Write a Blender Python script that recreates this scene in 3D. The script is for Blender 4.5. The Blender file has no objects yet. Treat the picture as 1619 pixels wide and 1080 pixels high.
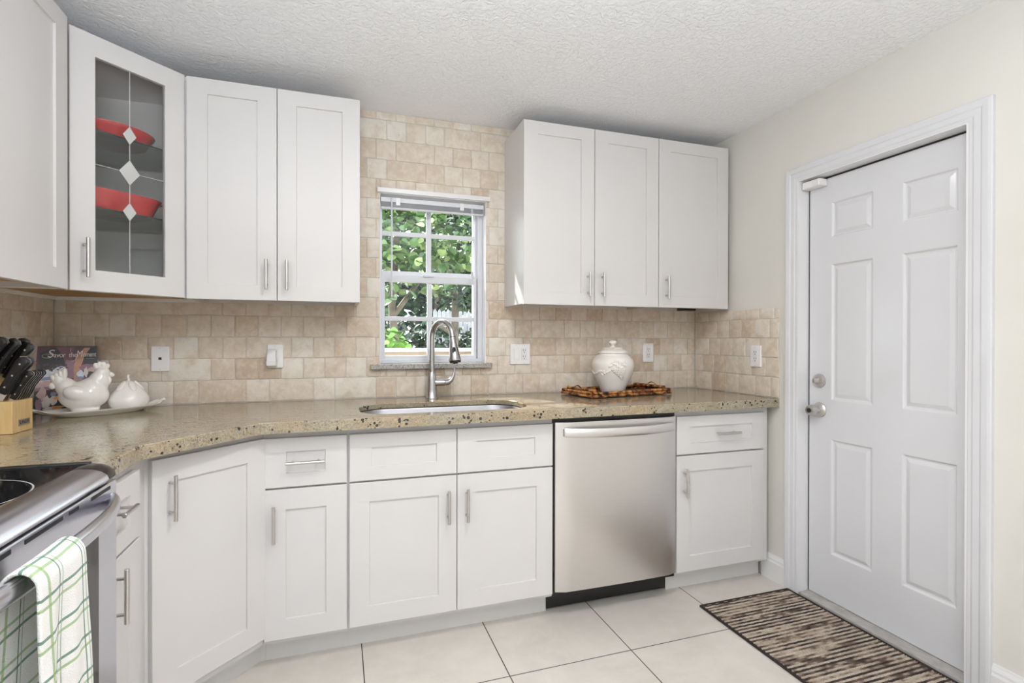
import bpy, bmesh, math, random
from mathutils import Vector, Matrix, Euler
random.seed(7)
PI = math.pi
sc = bpy.context.scene
COL = sc.collection

# ------------------------------------------------------------------ camera
cam = bpy.data.cameras.new('camera')
cam.sensor_width = 36.0
cam.lens = 36.0 * 818.856 / 1619.0
cam.clip_start = 0.05
cam_ob = bpy.data.objects.new('camera', cam)
COL.objects.link(cam_ob)
cam_ob.matrix_world = (Matrix.Translation((1.166, -2.7473, 1.2489)) @ Matrix.Rotation(-0.3232, 4, 'Z')
                       @ Matrix.Rotation(PI / 2 - 0.0036, 4, 'X') @ Matrix.Rotation(0.0015, 4, 'Z'))
sc.camera = cam_ob

# ------------------------------------------------------------------ exposure, sky, sun, lamps
sc.view_settings.view_transform = 'Standard'
sc.view_settings.look = 'None'
sc.view_settings.gamma = 1.0
sc.view_settings.use_curve_mapping = False
sc.view_settings.exposure = 0.15
sc.cycles.use_denoising = True
sc.cycles.max_bounces = 10
sc.cycles.diffuse_bounces = 6
sc.cycles.glossy_bounces = 5
sc.cycles.transmission_bounces = 8
sc.cycles.transparent_max_bounces = 12
sc.cycles.sample_clamp_indirect = 6.0
sc.cycles.caustics_reflective = False
sc.cycles.caustics_refractive = False

w = bpy.data.worlds.new('World')
sc.world = w
w.use_nodes = True
bg = w.node_tree.nodes['Background']
bg.inputs[0].default_value = (0.86, 0.93, 1.0, 1)
bg.inputs[1].default_value = 5.0


def lamp(name, kind, loc, energy, color, rot=(0, 0, 0), **kw):
    l = bpy.data.lights.new(name, kind)
    l.energy = energy
    l.color = color
    for k, v in kw.items():
        setattr(l, k, v)
    o = bpy.data.objects.new(name, l)
    o.location = loc
    o.rotation_euler = rot
    COL.objects.link(o)
    return o


lamp('sun', 'SUN', (0, 0, 6), 17.0, (1.0, 0.96, 0.88), Euler((math.radians(-38), math.radians(-28), 0)), angle=0.02)
# added fill lamp before the solid rear wall, standing in for unseen windows
lamp('rear_fill', 'AREA', (1.5, -4.86, 1.35), 16, (0.86, 0.93, 1.0), (PI / 2, 0, 0), shape='RECTANGLE', size=3.0, size_y=2.2)
# ceiling lamps
lamp('ceiling_bulb', 'AREA', (1.70, -1.73, 2.388), 16, (1.0, 0.95, 0.91), (0, 0, 0), shape='DISK', size=0.15)
# upward fill added to brighten the ceiling, in the manner of a bounced flash
lamp('bounce_fill', 'AREA', (1.1, -2.95, 1.60), 72, (0.86, 0.925, 1.0), (PI, 0, 0), shape='DISK', size=0.7)

# ------------------------------------------------------------------ materials


def new_mat(name):
    m = bpy.data.materials.new(name)
    m.use_nodes = True
    nt = m.node_tree
    return m, nt, nt.nodes['Principled BSDF']


def N(nt, t, **kw):
    n = nt.nodes.new(t)
    for k, v in kw.items():
        if k in n.inputs.keys() if isinstance(k, str) else False:
            n.inputs[k].default_value = v
        else:
            setattr(n, k, v)
    return n


def setin(n, **kw):
    for k, v in kw.items():
        n.inputs[k.replace('_', ' ')].default_value = v


def coords(nt, scale=(1, 1, 1), rot=(0, 0, 0), out='Object'):
    tc = nt.nodes.new('ShaderNodeTexCoord')
    mp = nt.nodes.new('ShaderNodeMapping')
    mp.inputs['Scale'].default_value = scale
    mp.inputs['Rotation'].default_value = rot
    nt.links.new(tc.outputs[out], mp.inputs['Vector'])
    return mp.outputs['Vector']


def noise(nt, vec, scale, detail=3, rough=0.5, distortion=0.0):
    n = nt.nodes.new('ShaderNodeTexNoise')
    n.inputs['Scale'].default_value = scale
    n.inputs['Detail'].default_value = detail
    n.inputs['Roughness'].default_value = rough
    n.inputs['Distortion'].default_value = distortion
    nt.links.new(vec, n.inputs['Vector'])
    return n.outputs['Fac']


def ramp(nt, fac, stops, interp='LINEAR'):
    r = nt.nodes.new('ShaderNodeValToRGB')
    r.color_ramp.interpolation = interp
    els = r.color_ramp.elements
    while len(els) < len(stops):
        els.new(0.5)
    for e, (p, c) in zip(els, stops):
        e.position = p
        e.color = (c[0], c[1], c[2], 1) if not isinstance(c, (int, float)) else (c, c, c, 1)
    nt.links.new(fac, r.inputs[0])
    return r.outputs[0]


def mix(nt, fac, a, b, mode='MIX'):
    n = nt.nodes.new('ShaderNodeMix')
    n.data_type = 'RGBA'
    n.blend_type = mode
    for sock, v in ((n.inputs[0], fac), (n.inputs[6], a), (n.inputs[7], b)):
        if isinstance(v, (int, float)):
            sock.default_value = v
        elif isinstance(v, tuple):
            sock.default_value = (v[0], v[1], v[2], 1)
        else:
            nt.links.new(v, sock)
    return n.outputs[2]


def math_n(nt, op, a, b=None, c=None):
    n = nt.nodes.new('ShaderNodeMath')
    n.operation = op
    for i, v in enumerate((a, b, c)):
        if v is None:
            continue
        if isinstance(v, (int, float)):
            n.inputs[i].default_value = v
        else:
            nt.links.new(v, n.inputs[i])
    return n.outputs[0]


def bump(nt, bs, height, strength=0.2, dist=0.002):
    b = nt.nodes.new('ShaderNodeBump')
    b.inputs['Strength'].default_value = strength
    b.inputs['Distance'].default_value = dist
    nt.links.new(height, b.inputs['Height'])
    nt.links.new(b.outputs[0], bs.inputs['Normal'])


def plain(name, col, rough=0.4, metal=0.0, var=0.04, scale=18.0, bumpy=0.0, bscale=200.0, coat=0.0, stretch=(1, 1, 1)):
    m, nt, bs = new_mat(name)
    v = coords(nt, stretch)
    f = noise(nt, v, scale, 4)
    lo = tuple(max(0, c * (1 - var)) for c in col)
    hi = tuple(min(1, c * (1 + var)) for c in col)
    nt.links.new(ramp(nt, f, [(0.3, lo), (0.7, hi)]), bs.inputs['Base Color'])
    bs.inputs['Roughness'].default_value = rough
    bs.inputs['Metallic'].default_value = metal
    bs.inputs['Coat Weight'].default_value = coat
    if bumpy:
        bump(nt, bs, noise(nt, v, bscale, 3), bumpy, 0.001)
    return m


M = {}
M['white'] = plain('white_cabinet_paint', (0.645, 0.626, 0.617), 0.36, var=0.012, scale=6)
M['door_white'] = plain('white_gloss_paint', (0.68, 0.68, 0.70), 0.16, var=0.012, scale=6)
M['trim_white'] = plain('white_trim_paint', (0.76, 0.755, 0.76), 0.30, var=0.01, scale=6)
M['interior'] = plain('white_cabinet_interior', (0.88, 0.86, 0.85), 0.45, var=0.01)
M['cab_side'] = plain('cabinet_frame_paint', (0.66, 0.65, 0.645), 0.4, var=0.02, scale=6)
M['under'] = plain('raw_birch_underside', (0.52, 0.30, 0.12), 0.5, var=0.15, scale=5, stretch=(8, 1, 1))
M['cream'] = plain('cream_wall_paint', (0.70, 0.68, 0.63), 0.55, var=0.02, scale=3, bumpy=0.12, bscale=90)
M['plaster'] = plain('window_reveal_paint', (0.86, 0.86, 0.86), 0.5, var=0.01)
M['vinyl'] = plain('white_vinyl', (0.66, 0.67, 0.71), 0.35, var=0.01)
M['plate'] = plain('white_plastic_plate', (0.82, 0.81, 0.81), 0.32, var=0.01)
M['night'] = plain('frosted_night_light_lens', (0.70, 0.69, 0.71), 0.3, var=0.02)
M['dark'] = plain('dark_slot', (0.012, 0.012, 0.012), 0.5)
M['black'] = plain('black_plastic', (0.008, 0.008, 0.009), 0.32)
M['black_gloss'] = plain('black_handle_plastic', (0.009, 0.009, 0.010), 0.22)
M['nickel'] = plain('satin_nickel', (0.60, 0.58, 0.56), 0.30, 1.0, var=0.03)
M['chrome'] = plain('brushed_faucet_steel', (0.46, 0.45, 0.45), 0.24, 1.0, var=0.03)
M['ceramic'] = plain('white_glazed_ceramic', (0.86, 0.84, 0.80), 0.10, var=0.012, scale=8, coat=0.4)
M['matte_ceramic'] = plain('matte_white_ceramic', (0.82, 0.78, 0.74), 0.38, var=0.02, scale=12, bumpy=0.1, bscale=60)
M['red'] = plain('red_stoneware_glaze', (0.78, 0.06, 0.065), 0.15, var=0.05, coat=0.5)
M['terracotta'] = plain('grey_stoneware_foot', (0.55, 0.53, 0.50), 0.5)
M['blade'] = plain('polished_blade_steel', (0.70, 0.71, 0.73), 0.18, 1.0)
M['binding'] = plain('dark_brown_binding', (0.022, 0.012, 0.009), 0.8, bumpy=0.4, bscale=300)
M['fencewood'] = plain('weathered_fence_wood', (0.27, 0.21, 0.16), 0.7, var=0.3, scale=4, stretch=(1, 6, 12))
M['picket'] = plain('grey_picket_wood', (0.36, 0.36, 0.39), 0.7, var=0.25, scale=8)
M['bark'] = plain('tree_bark', (0.10, 0.08, 0.06), 0.8, var=0.4, scale=14, bumpy=0.6, bscale=30)
M['soil'] = plain('sandy_garden_soil', (0.30, 0.26, 0.20), 0.9, var=0.3, scale=2)
M['dome'] = plain('opal_lamp_glass', (0.8, 0.78, 0.74), 0.3)


def m_ceiling():
    m, nt, bs = new_mat('textured_ceiling_paint')
    v = coords(nt)
    bs.inputs['Base Color'].default_value = (0.89, 0.89, 0.905, 1)
    bs.inputs['Roughness'].default_value = 0.55
    a = noise(nt, v, 55, 3, 0.55, 0.6)
    r = ramp(nt, a, [(0.42, 0.0), (0.56, 1.0)])
    bump(nt, bs, r, 0.55, 0.004)
    return m


M['ceiling'] = m_ceiling()
M['thresh'] = plain('grey_worn_threshold', (0.40, 0.38, 0.36), 0.5, var=0.15, scale=30)


def m_steel(name, base=(0.75, 0.725, 0.71), rough=0.32, stretch=(1.0, 60, 60), aniso=0.5):
    m, nt, bs = new_mat(name)
    v = coords(nt, stretch)
    f = noise(nt, v, 9, 5, 0.6)
    lo = tuple(c * 0.97 for c in base)
    hi = tuple(min(1, c * 1.02) for c in base)
    nt.links.new(ramp(nt, f, [(0.3, lo), (0.7, hi)]), bs.inputs['Base Color'])
    nt.links.new(ramp(nt, f, [(0.2, rough * 0.95), (0.8, rough * 1.08)]), bs.inputs['Roughness'])
    bs.inputs['Metallic'].default_value = 1.0
    bs.inputs['Anisotropic'].default_value = aniso
    return m


M['steel'] = m_steel('brushed_stainless_front')
M['range_steel'] = plain('satin_range_steel', (0.66, 0.66, 0.71), 0.25, 1.0, var=0.012)
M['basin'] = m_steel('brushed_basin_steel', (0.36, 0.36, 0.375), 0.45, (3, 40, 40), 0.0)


def m_glass(name, tint=(0.95, 0.97, 0.96), refl=0.5):
    # thin clear pane: mostly transmits, weak mirror reflection
    m = bpy.data.materials.new(name)
    m.use_nodes = True
    nt = m.node_tree
    nt.nodes.clear()
    out = nt.nodes.new('ShaderNodeOutputMaterial')
    tr = nt.nodes.new('ShaderNodeBsdfTransparent')
    gl = nt.nodes.new('ShaderNodeBsdfGlossy')
    tr.inputs[0].default_value = (*tint, 1)
    gl.inputs['Roughness'].default_value = 0.02
    fr = nt.nodes.new('ShaderNodeFresnel')
    fr.inputs['IOR'].default_value = 1.45
    mul = math_n(nt, 'MULTIPLY', fr.outputs[0], refl)
    mx = nt.nodes.new('ShaderNodeMixShader')
    nt.links.new(mul, mx.inputs[0])
    nt.links.new(tr.outputs[0], mx.inputs[1])
    nt.links.new(gl.outputs[0], mx.inputs[2])
    nt.links.new(mx.outputs[0], out.inputs[0])
    return m


M['glass'] = m_glass('clear_window_glass', (0.96, 0.98, 0.97), 0.6)
M['door_glass'] = m_glass('cabinet_door_glass', (0.96, 0.97, 0.96), 1.0)
M['shelf_glass'] = m_glass('green_edged_shelf_glass', (0.92, 0.96, 0.94), 0.8)
M['shelf_edge'] = plain('dark_green_glass_edge', (0.02, 0.06, 0.05), 0.15)
M['etched'] = plain('etched_glass', (0.50, 0.50, 0.49), 0.5, var=0.02)


def m_cooktop():
    m, nt, bs = new_mat('black_ceramic_glass')
    v = coords(nt)
    f = noise(nt, v, 400, 1)
    nt.links.new(ramp(nt, f, [(0.62, (0.006, 0.006, 0.007)), (0.75, (0.03, 0.03, 0.03))]), bs.inputs['Base Color'])
    bs.inputs['Roughness'].default_value = 0.06
    return m


M['cooktop'] = m_cooktop()
M['ring'] = plain('printed_burner_ring', (0.45, 0.45, 0.46), 0.3)
M['oven_glass'] = plain('dark_oven_glass', (0.035, 0.030, 0.028), 0.08)


def m_granite(name, edge=False):
    m, nt, bs = new_mat(name)
    v = coords(nt)
    vs = coords(nt, (9, 26, 26))
    vs2 = coords(nt, (20, 60, 40))
    big = noise(nt, v, 5, 3)
    st = noise(nt, vs, 2.2, 6, 0.65, 0.8)
    fine = noise(nt, vs2, 3.0, 4, 0.7)
    c1 = ramp(nt, st, [(0.34, (0.17, 0.15, 0.12)), (0.42, (0.30, 0.26, 0.195)), (0.55, (0.40, 0.35, 0.265)), (0.72, (0.52, 0.47, 0.395))])
    c2 = ramp(nt, fine, [(0.30, (0.18, 0.16, 0.14)), (0.48, (0.33, 0.285, 0.21)), (0.7, (0.42, 0.36, 0.20))])
    c = mix(nt, 0.5, c1, c2)
    warm = mix(nt, ramp(nt, big, [(0.45, 0.0), (0.7, 0.6)]), c, (0.40, 0.285, 0.17))
    vo = nt.nodes.new('ShaderNodeTexVoronoi')
    vo.inputs['Scale'].default_value = 62
    nt.links.new(v, vo.inputs['Vector'])
    size = noise(nt, v, 24, 2)
    th = ramp(nt, size, [(0.48, 0.04), (0.64, 0.42)])
    spot = math_n(nt, 'LESS_THAN', vo.outputs['Distance'], th)
    vo2 = nt.nodes.new('ShaderNodeTexVoronoi')
    vo2.inputs['Scale'].default_value = 170
    nt.links.new(v, vo2.inputs['Vector'])
    sp2 = math_n(nt, 'LESS_THAN', vo2.outputs['Distance'], ramp(nt, noise(nt, v, 40, 2), [(0.5, 0.08), (0.7, 0.32)]))
    warm = mix(nt, math_n(nt, 'MULTIPLY', sp2, 0.75), warm, (0.12, 0.09, 0.07))
    grain = noise(nt, v, 210, 3, 0.7)
    warm = mix(nt, ramp(nt, grain, [(0.36, 0.75), (0.50, 0.0)]), warm, (0.13, 0.10, 0.065))
    warm = mix(nt, ramp(nt, noise(nt, v, 130, 3, 0.6), [(0.52, 0.0), (0.66, 0.6)]), warm, (0.50, 0.42, 0.25))
    # edge of the slab shows sparser, larger dark crystals
    col = mix(nt, math_n(nt, 'MULTIPLY', spot, 0.92), warm, (0.018, 0.014, 0.013))
    nt.links.new(col, bs.inputs['Base Color'])
    bs.inputs['Roughness'].default_value = 0.13
    bs.inputs['Specular IOR Level'].default_value = 0.6
    return m


M['granite'] = m_granite('polished_beige_granite')


def m_sill():
    m, nt, bs = new_mat('grey_granite_sill')
    v = coords(nt)
    a = noise(nt, v, 140, 3, 0.7)
    b = noise(nt, v, 60, 2)
    c = ramp(nt, a, [(0.35, (0.10, 0.10, 0.10)), (0.48, (0.34, 0.33, 0.32)), (0.65, (0.50, 0.49, 0.47))])
    nt.links.new(mix(nt, ramp(nt, b, [(0.5, 0.0), (0.65, 0.7)]), c, (0.42, 0.38, 0.30)), bs.inputs['Base Color'])
    bs.inputs['Roughness'].default_value = 0.2
    return m


M['sill'] = m_sill()


def m_tile():
    m, nt, bs = new_mat('tumbled_travertine')
    at = nt.nodes.new('ShaderNodeAttribute')
    at.attribute_name = 'tile_tone'
    v = coords(nt)
    base = ramp(nt, at.outputs['Fac'], [(0.0, (0.53, 0.42, 0.315)), (0.25, (0.63, 0.535, 0.43)), (0.6, (0.69, 0.61, 0.52)), (1.0, (0.74, 0.69, 0.625))])
    n1 = noise(nt, v, 16, 5, 0.6, 0.6)
    c = mix(nt, ramp(nt, n1, [(0.42, 0.0), (0.72, 0.65)]), base, (0.51, 0.395, 0.27))
    n2 = noise(nt, v, 34, 4, 0.6, 0.3)
    c = mix(nt, ramp(nt, n2, [(0.46, 0.0), (0.75, 0.65)]), c, (0.78, 0.72, 0.63))
    n3 = noise(nt, v, 120, 3, 0.6)
    c = mix(nt, ramp(nt, n3, [(0.64, 0.0), (0.72, 0.55)]), c, (0.34, 0.25, 0.17))
    nt.links.new(c, bs.inputs['Base Color'])
    bs.inputs['Roughness'].default_value = 0.55
    bump(nt, bs, noise(nt, v, 90, 4, 0.65), 0.3, 0.002)
    return m


M['tile'] = m_tile()
M['grout'] = plain('pale_grout', (0.62, 0.585, 0.54), 0.8, var=0.05, bumpy=0.2)


def m_floor():
    m, nt, bs = new_mat('porcelain_floor_tile')
    tc = nt.nodes.new('ShaderNodeTexCoord')
    sx = nt.nodes.new('ShaderNodeSeparateXYZ')
    nt.links.new(tc.outputs['Object'], sx.inputs[0])
    P = 0.5135

    def line(sock, off):
        a = math_n(nt, 'ADD', sock, off)
        a = math_n(nt, 'DIVIDE', a, P)
        f = math_n(nt, 'FRACT', a)
        f = math_n(nt, 'SUBTRACT', f, 0.5)
        f = math_n(nt, 'ABSOLUTE', f)
        return math_n(nt, 'GREATER_THAN', f, 0.5 - 0.0022 / P)
    lx = line(sx.outputs[0], 10 * P - 1.256)
    ly = line(sx.outputs[1], 20 * P + 0.928)
    g = math_n(nt, 'MAXIMUM', lx, ly)
    v = tc.outputs['Object']
    n1 = noise(nt, v, 3.2, 5, 0.6, 0.8)
    n2 = noise(nt, v, 16, 5, 0.65)
    c = ramp(nt, n1, [(0.3, (0.58, 0.535, 0.475)), (0.7, (0.67, 0.625, 0.565))])
    c = mix(nt, ramp(nt, n2, [(0.45, 0.0), (0.75, 0.5)]), c, (0.69, 0.65, 0.59))
    nt.links.new(mix(nt, g, c, (0.075, 0.06, 0.05)), bs.inputs['Base Color'])
    nt.links.new(ramp(nt, g, [(0, 0.32), (1, 0.8)]), bs.inputs['Roughness'])
    inv = math_n(nt, 'SUBTRACT', 1.0, g)
    bump(nt, bs, inv, 0.4, 0.0015)
    return m


M['floor'] = m_floor()


def m_rug():
    m, nt, bs = new_mat('striped_loop_pile')
    tc = nt.nodes.new('ShaderNodeTexCoord')
    sx = nt.nodes.new('ShaderNodeSeparateXYZ')
    nt.links.new(tc.outputs['Object'], sx.inputs[0])
    rib = math_n(nt, 'DIVIDE', sx.outputs[1], 0.0105)
    ribi = math_n(nt, 'FLOOR', rib)
    cb = nt.nodes.new('ShaderNodeCombineXYZ')
    nt.links.new(math_n(nt, 'MULTIPLY', sx.outputs[0], 5.0), cb.inputs[0])
    nt.links.new(math_n(nt, 'MULTIPLY', ribi, 3.37), cb.inputs[1])
    n = noise(nt, cb.outputs[0], 1.0, 3, 0.7)
    par = math_n(nt, 'MODULO', math_n(nt, 'ABSOLUTE', ribi), 2.0)
    f = math_n(nt, 'ADD', n, math_n(nt, 'MULTIPLY', math_n(nt, 'SUBTRACT', par, 0.5), 0.17))
    c = ramp(nt, f, [(0.36, (0.56, 0.48, 0.39)), (0.475, (0.43, 0.35, 0.275)), (0.535, (0.17, 0.115, 0.085)), (0.63, (0.030, 0.021, 0.017))])
    fine = noise(nt, tc.outputs['Object'], 260, 2)
    c = mix(nt, ramp(nt, fine, [(0.35, 0.35), (0.6, 0.0)]), c, (0.05, 0.035, 0.03))
    nt.links.new(c, bs.inputs['Base Color'])
    bs.inputs['Roughness'].default_value = 0.95
    bump(nt, bs, fine, 0.8, 0.004)
    return m


M['rug'] = m_rug()


def m_towel():
    m, nt, bs = new_mat('plaid_terry_cloth')
    uv = nt.nodes.new('ShaderNodeUVMap')
    sx = nt.nodes.new('ShaderNodeSeparateXYZ')
    nt.links.new(uv.outputs[0], sx.inputs[0])
    wob = noise(nt, uv.outputs[0], 7, 2)
    wob = math_n(nt, 'MULTIPLY', math_n(nt, 'SUBTRACT', wob, 0.5), 0.006)
    u = math_n(nt, 'ADD', sx.outputs[0], wob)
    v = math_n(nt, 'ADD', sx.outputs[1], wob)

    def stripes(sock, period, offs, width):
        f = math_n(nt, 'FRACT', math_n(nt, 'DIVIDE', math_n(nt, 'ADD', sock, 5.0 * period - offs), period))
        f = math_n(nt, 'ABSOLUTE', math_n(nt, 'SUBTRACT', f, 0.5))
        return math_n(nt, 'GREATER_THAN', f, 0.5 - width / 2 / period)
    col = (0.80, 0.79, 0.76)
    dark, light, sage = (0.03, 0.16, 0.085), (0.22, 0.38, 0.10), (0.24, 0.36, 0.25)
    c = mix(nt, math_n(nt, 'MULTIPLY', stripes(v, 0.062, 0.020, 0.0050), 0.85), col, dark)
    c = mix(nt, math_n(nt, 'MULTIPLY', stripes(v, 0.062, 0.036, 0.0050), 0.75), c, light)
    c = mix(nt, math_n(nt, 'MULTIPLY', stripes(u, 0.090, 0.072, 0.0042), 0.8), c, dark)
    c = mix(nt, math_n(nt, 'MULTIPLY', stripes(u, 0.090, 0.084, 0.0036), 0.7), c, sage)
    c = mix(nt, math_n(nt, 'MULTIPLY', stripes(u, 0.180, 0.030, 0.0085), 0.75), c, light)
    nt.links.new(c, bs.inputs['Base Color'])
    bs.inputs['Roughness'].default_value = 0.95
    bs.inputs['Sheen Weight'].default_value = 0.2
    bump(nt, bs, noise(nt, coords(nt), 420, 2), 0.7, 0.003)
    return m


M['towel'] = m_towel()


def m_wood(name, a, b, stretch):
    m, nt, bs = new_mat(name)
    v = coords(nt, stretch)
    f = noise(nt, v, 4, 5, 0.6, 0.5)
    nt.links.new(ramp(nt, f, [(0.3, a), (0.7, b)]), bs.inputs['Base Color'])
    bs.inputs['Roughness'].default_value = 0.42
    return m


M['block'] = m_wood('pale_maple', (0.62, 0.40, 0.16), (0.74, 0.55, 0.27), (14, 14, 2))
M['label_plate'] = plain('brushed_name_plate', (0.40, 0.34, 0.30), 0.4, 0.6)
M['plate_ink'] = plain('dark_engraving', (0.06, 0.045, 0.04), 0.5)


def m_bamboo():
    m, nt, bs = new_mat('tortoiseshell_bamboo')
    v = coords(nt)
    f = noise(nt, v, 30, 3, 0.6, 0.4)
    c = ramp(nt, f, [(0.38, (0.02, 0.007, 0.004)), (0.46, (0.18, 0.055, 0.018)), (0.54, (0.44, 0.19, 0.05)), (0.72, (0.62, 0.34, 0.11))])
    nt.links.new(c, bs.inputs['Base Color'])
    bs.inputs['Roughness'].default_value = 0.22
    return m


M['bamboo'] = m_bamboo()
M['tray_base'] = plain('woven_dark_tray_base', (0.10, 0.045, 0.02), 0.4, var=0.4, scale=60)


def m_leaf(name, a, b, c):
    m, nt, bs = new_mat(name)
    at = nt.nodes.new('ShaderNodeAttribute')
    at.attribute_name = 'leaf_tone'
    nt.links.new(ramp(nt, at.outputs['Fac'], [(0.0, a), (0.6, b), (1.0, c)]), bs.inputs['Base Color'])
    bs.inputs['Roughness'].default_value = 0.32
    bs.inputs['Transmission Weight'].default_value = 0.0
    bs.inputs['Subsurface Weight'].default_value = 0.0
    return m


M['leaf_grape'] = m_leaf('broad_leaf_green', (0.02, 0.05, 0.015), (0.06, 0.13, 0.03), (0.36, 0.48, 0.20))
M['leaf_dark'] = m_leaf('dark_leaf_green', (0.008, 0.022, 0.010), (0.02, 0.05, 0.02), (0.06, 0.12, 0.05))
M['leaf_lime'] = m_leaf('lime_leaf_green', (0.08, 0.20, 0.03), (0.18, 0.36, 0.06), (0.34, 0.55, 0.14))

# book cover colours
for nm, c in dict(maroon=(0.10, 0.028, 0.035), plum=(0.16, 0.05, 0.07), ink=(0.012, 0.010, 0.012), peach=(0.50, 0.25, 0.15),
                  sky=(0.62, 0.68, 0.76), lake=(0.22, 0.28, 0.42), rose=(0.55, 0.38, 0.38), mauve=(0.27, 0.14, 0.19),
                  amber=(0.72, 0.36, 0.12), bone=(0.66, 0.60, 0.55), leafc=(0.03, 0.045, 0.03), brownish=(0.20, 0.08, 0.05)).items():
    M['bk_' + nm] = plain('cover_ink_' + nm, c, 0.35, var=0.12, scale=60)
M['title'] = plain('cream_title_ink', (0.80, 0.74, 0.70), 0.4)
M['paper'] = plain('book_page_paper', (0.75, 0.72, 0.65), 0.8)

# ------------------------------------------------------------------ mesh builder
WM = {}


class MB:
    def __init__(self):
        self.bm = bmesh.new()
        self.mats = []

    def mi(self, key):
        if key is None:
            return 0
        if key not in self.mats:
            self.mats.append(key)
        return self.mats.index(key)

    def quad(self, pts, mat=None):
        vs = [self.bm.verts.new(p) for p in pts]
        f = self.bm.faces.new(vs)
        f.material_index = self.mi(mat)
        return f

    def merge(self, tmp, mat=None, M4=None):
        mp = {}
        k = self.mi(mat)
        for v in tmp.verts:
            mp[v] = self.bm.verts.new(M4 @ v.co if M4 else v.co)
        for f in tmp.faces:
            try:
                nf = self.bm.faces.new([mp[v] for v in f.verts])
                nf.material_index = k
                nf.smooth = f.smooth
            except ValueError:
                pass
        tmp.free()

    def box(self, x0, x1, y0, y1, z0, z1, bev=0.0, segs=2, mat=None, M4=None):
        t = bmesh.new()
        bmesh.ops.create_cube(t, size=1.0)
        for v in t.verts:
            v.co = Vector(((x0 + x1) / 2 + v.co.x * (x1 - x0), (y0 + y1) / 2 + v.co.y * (y1 - y0), (z0 + z1) / 2 + v.co.z * (z1 - z0)))
        if bev > 0:
            bmesh.ops.bevel(t, geom=list(t.edges), offset=bev, segments=segs, profile=0.5, affect='EDGES')
        self.merge(t, mat, M4)
        return self

    def loft(self, rings, closed=True, cap0=True, cap1=True, mat=None, smooth=False, M4=None):
        """rings: list of equally long lists of points"""
        k = self.mi(mat)
        R = [[self.bm.verts.new(M4 @ Vector(p) if M4 else p) for p in r] for r in rings]
        n = len(R[0])
        for a, b in zip(R, R[1:]):
            for i in range(n if closed else n - 1):
                j = (i + 1) % n
                try:
                    f = self.bm.faces.new((a[i], a[j], b[j], b[i]))
                    f.material_index = k
                    f.smooth = smooth
                except ValueError:
                    pass
        if cap0:
            f = self.bm.faces.new(R[0][::-1])
            f.material_index = k
        if cap1:
            f = self.bm.faces.new(R[-1])
            f.material_index = k
        return self

    def lathe(self, prof, segs=32, center=(0, 0, 0), mat=None, axis='Z', sx=1.0, sy=1.0, M4=None):
        rings = []
        for r, z in prof:
            ring = []
            for i in range(segs):
                a = 2 * PI * i / segs
                p = (r * math.cos(a) * sx, r * math.sin(a) * sy, z)
                if axis == 'X':
                    p = (p[2], p[0], p[1])
                elif axis == 'Y':
                    p = (p[0], p[2], p[1])
                ring.append((p[0] + center[0], p[1] + center[1], p[2] + center[2]))
            rings.append(ring)
        return self.loft(rings, mat=mat, smooth=True, M4=M4)

    def cyl(self, p0, p1, r, segs=16, r1=None, mat=None, bev=0.0):
        p0, p1 = Vector(p0), Vector(p1)
        L = (p1 - p0).length
        q = (p1 - p0).to_track_quat('Z', 'Y').to_matrix().to_4x4()
        r1 = r if r1 is None else r1
        b = min(bev, L * 0.4, r * 0.5)
        prof = [(r, 0), (r1, L)] if b == 0 else [(r - b, 0), (r, b), (r1, L - b), (r1 - b, L)]
        return self.lathe(prof, segs, mat=mat, M4=Matrix.Translation(p0) @ q)

    def tube(self, pts, r, segs=12, mat=None, ry=None, up=None):
        pts = [Vector(p) for p in pts]
        rs = r if isinstance(r, (list, tuple)) else [r] * len(pts)
        rys = ry if isinstance(ry, (list, tuple)) else ([ry] * len(pts) if ry else rs)
        rings = []
        n = Vector(up) if up else None
        for i, p in enumerate(pts):
            t = (pts[min(i + 1, len(pts) - 1)] - pts[max(i - 1, 0)]).normalized()
            if n is None:
                n = Vector((0, 0, 1)) if abs(t.z) < 0.9 else Vector((1, 0, 0))
            n = (n - t * n.dot(t)).normalized()
            b = t.cross(n)
            rings.append([p + n * (rys[i] * math.sin(2 * PI * k / segs)) + b * (rs[i] * math.cos(2 * PI * k / segs)) for k in range(segs)])
        return self.loft(rings, mat=mat, smooth=True)

    def prism(self, poly, h0, h1, plane='XZ', bev=0.0, mat=None, M4=None):
        """poly of 2D points extruded along the third axis from h0 to h1"""
        t = bmesh.new()

        def P(a, b, h):
            return {'XZ': (a, h, b), 'YZ': (h, a, b), 'XY': (a, b, h)}[plane]
        lo = [t.verts.new(P(a, b, h0)) for a, b in poly]
        hi = [t.verts.new(P(a, b, h1)) for a, b in poly]
        t.faces.new(lo[::-1])
        t.faces.new(hi)
        n = len(poly)
        for i in range(n):
            j = (i + 1) % n
            t.faces.new((lo[i], lo[j], hi[j], hi[i]))
        bmesh.ops.recalc_face_normals(t, faces=t.faces)
        if bev > 0:
            bmesh.ops.bevel(t, geom=[e for e in t.edges], offset=bev, segments=2, profile=0.5, affect='EDGES')
        self.merge(t, mat, M4)
        return self

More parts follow.
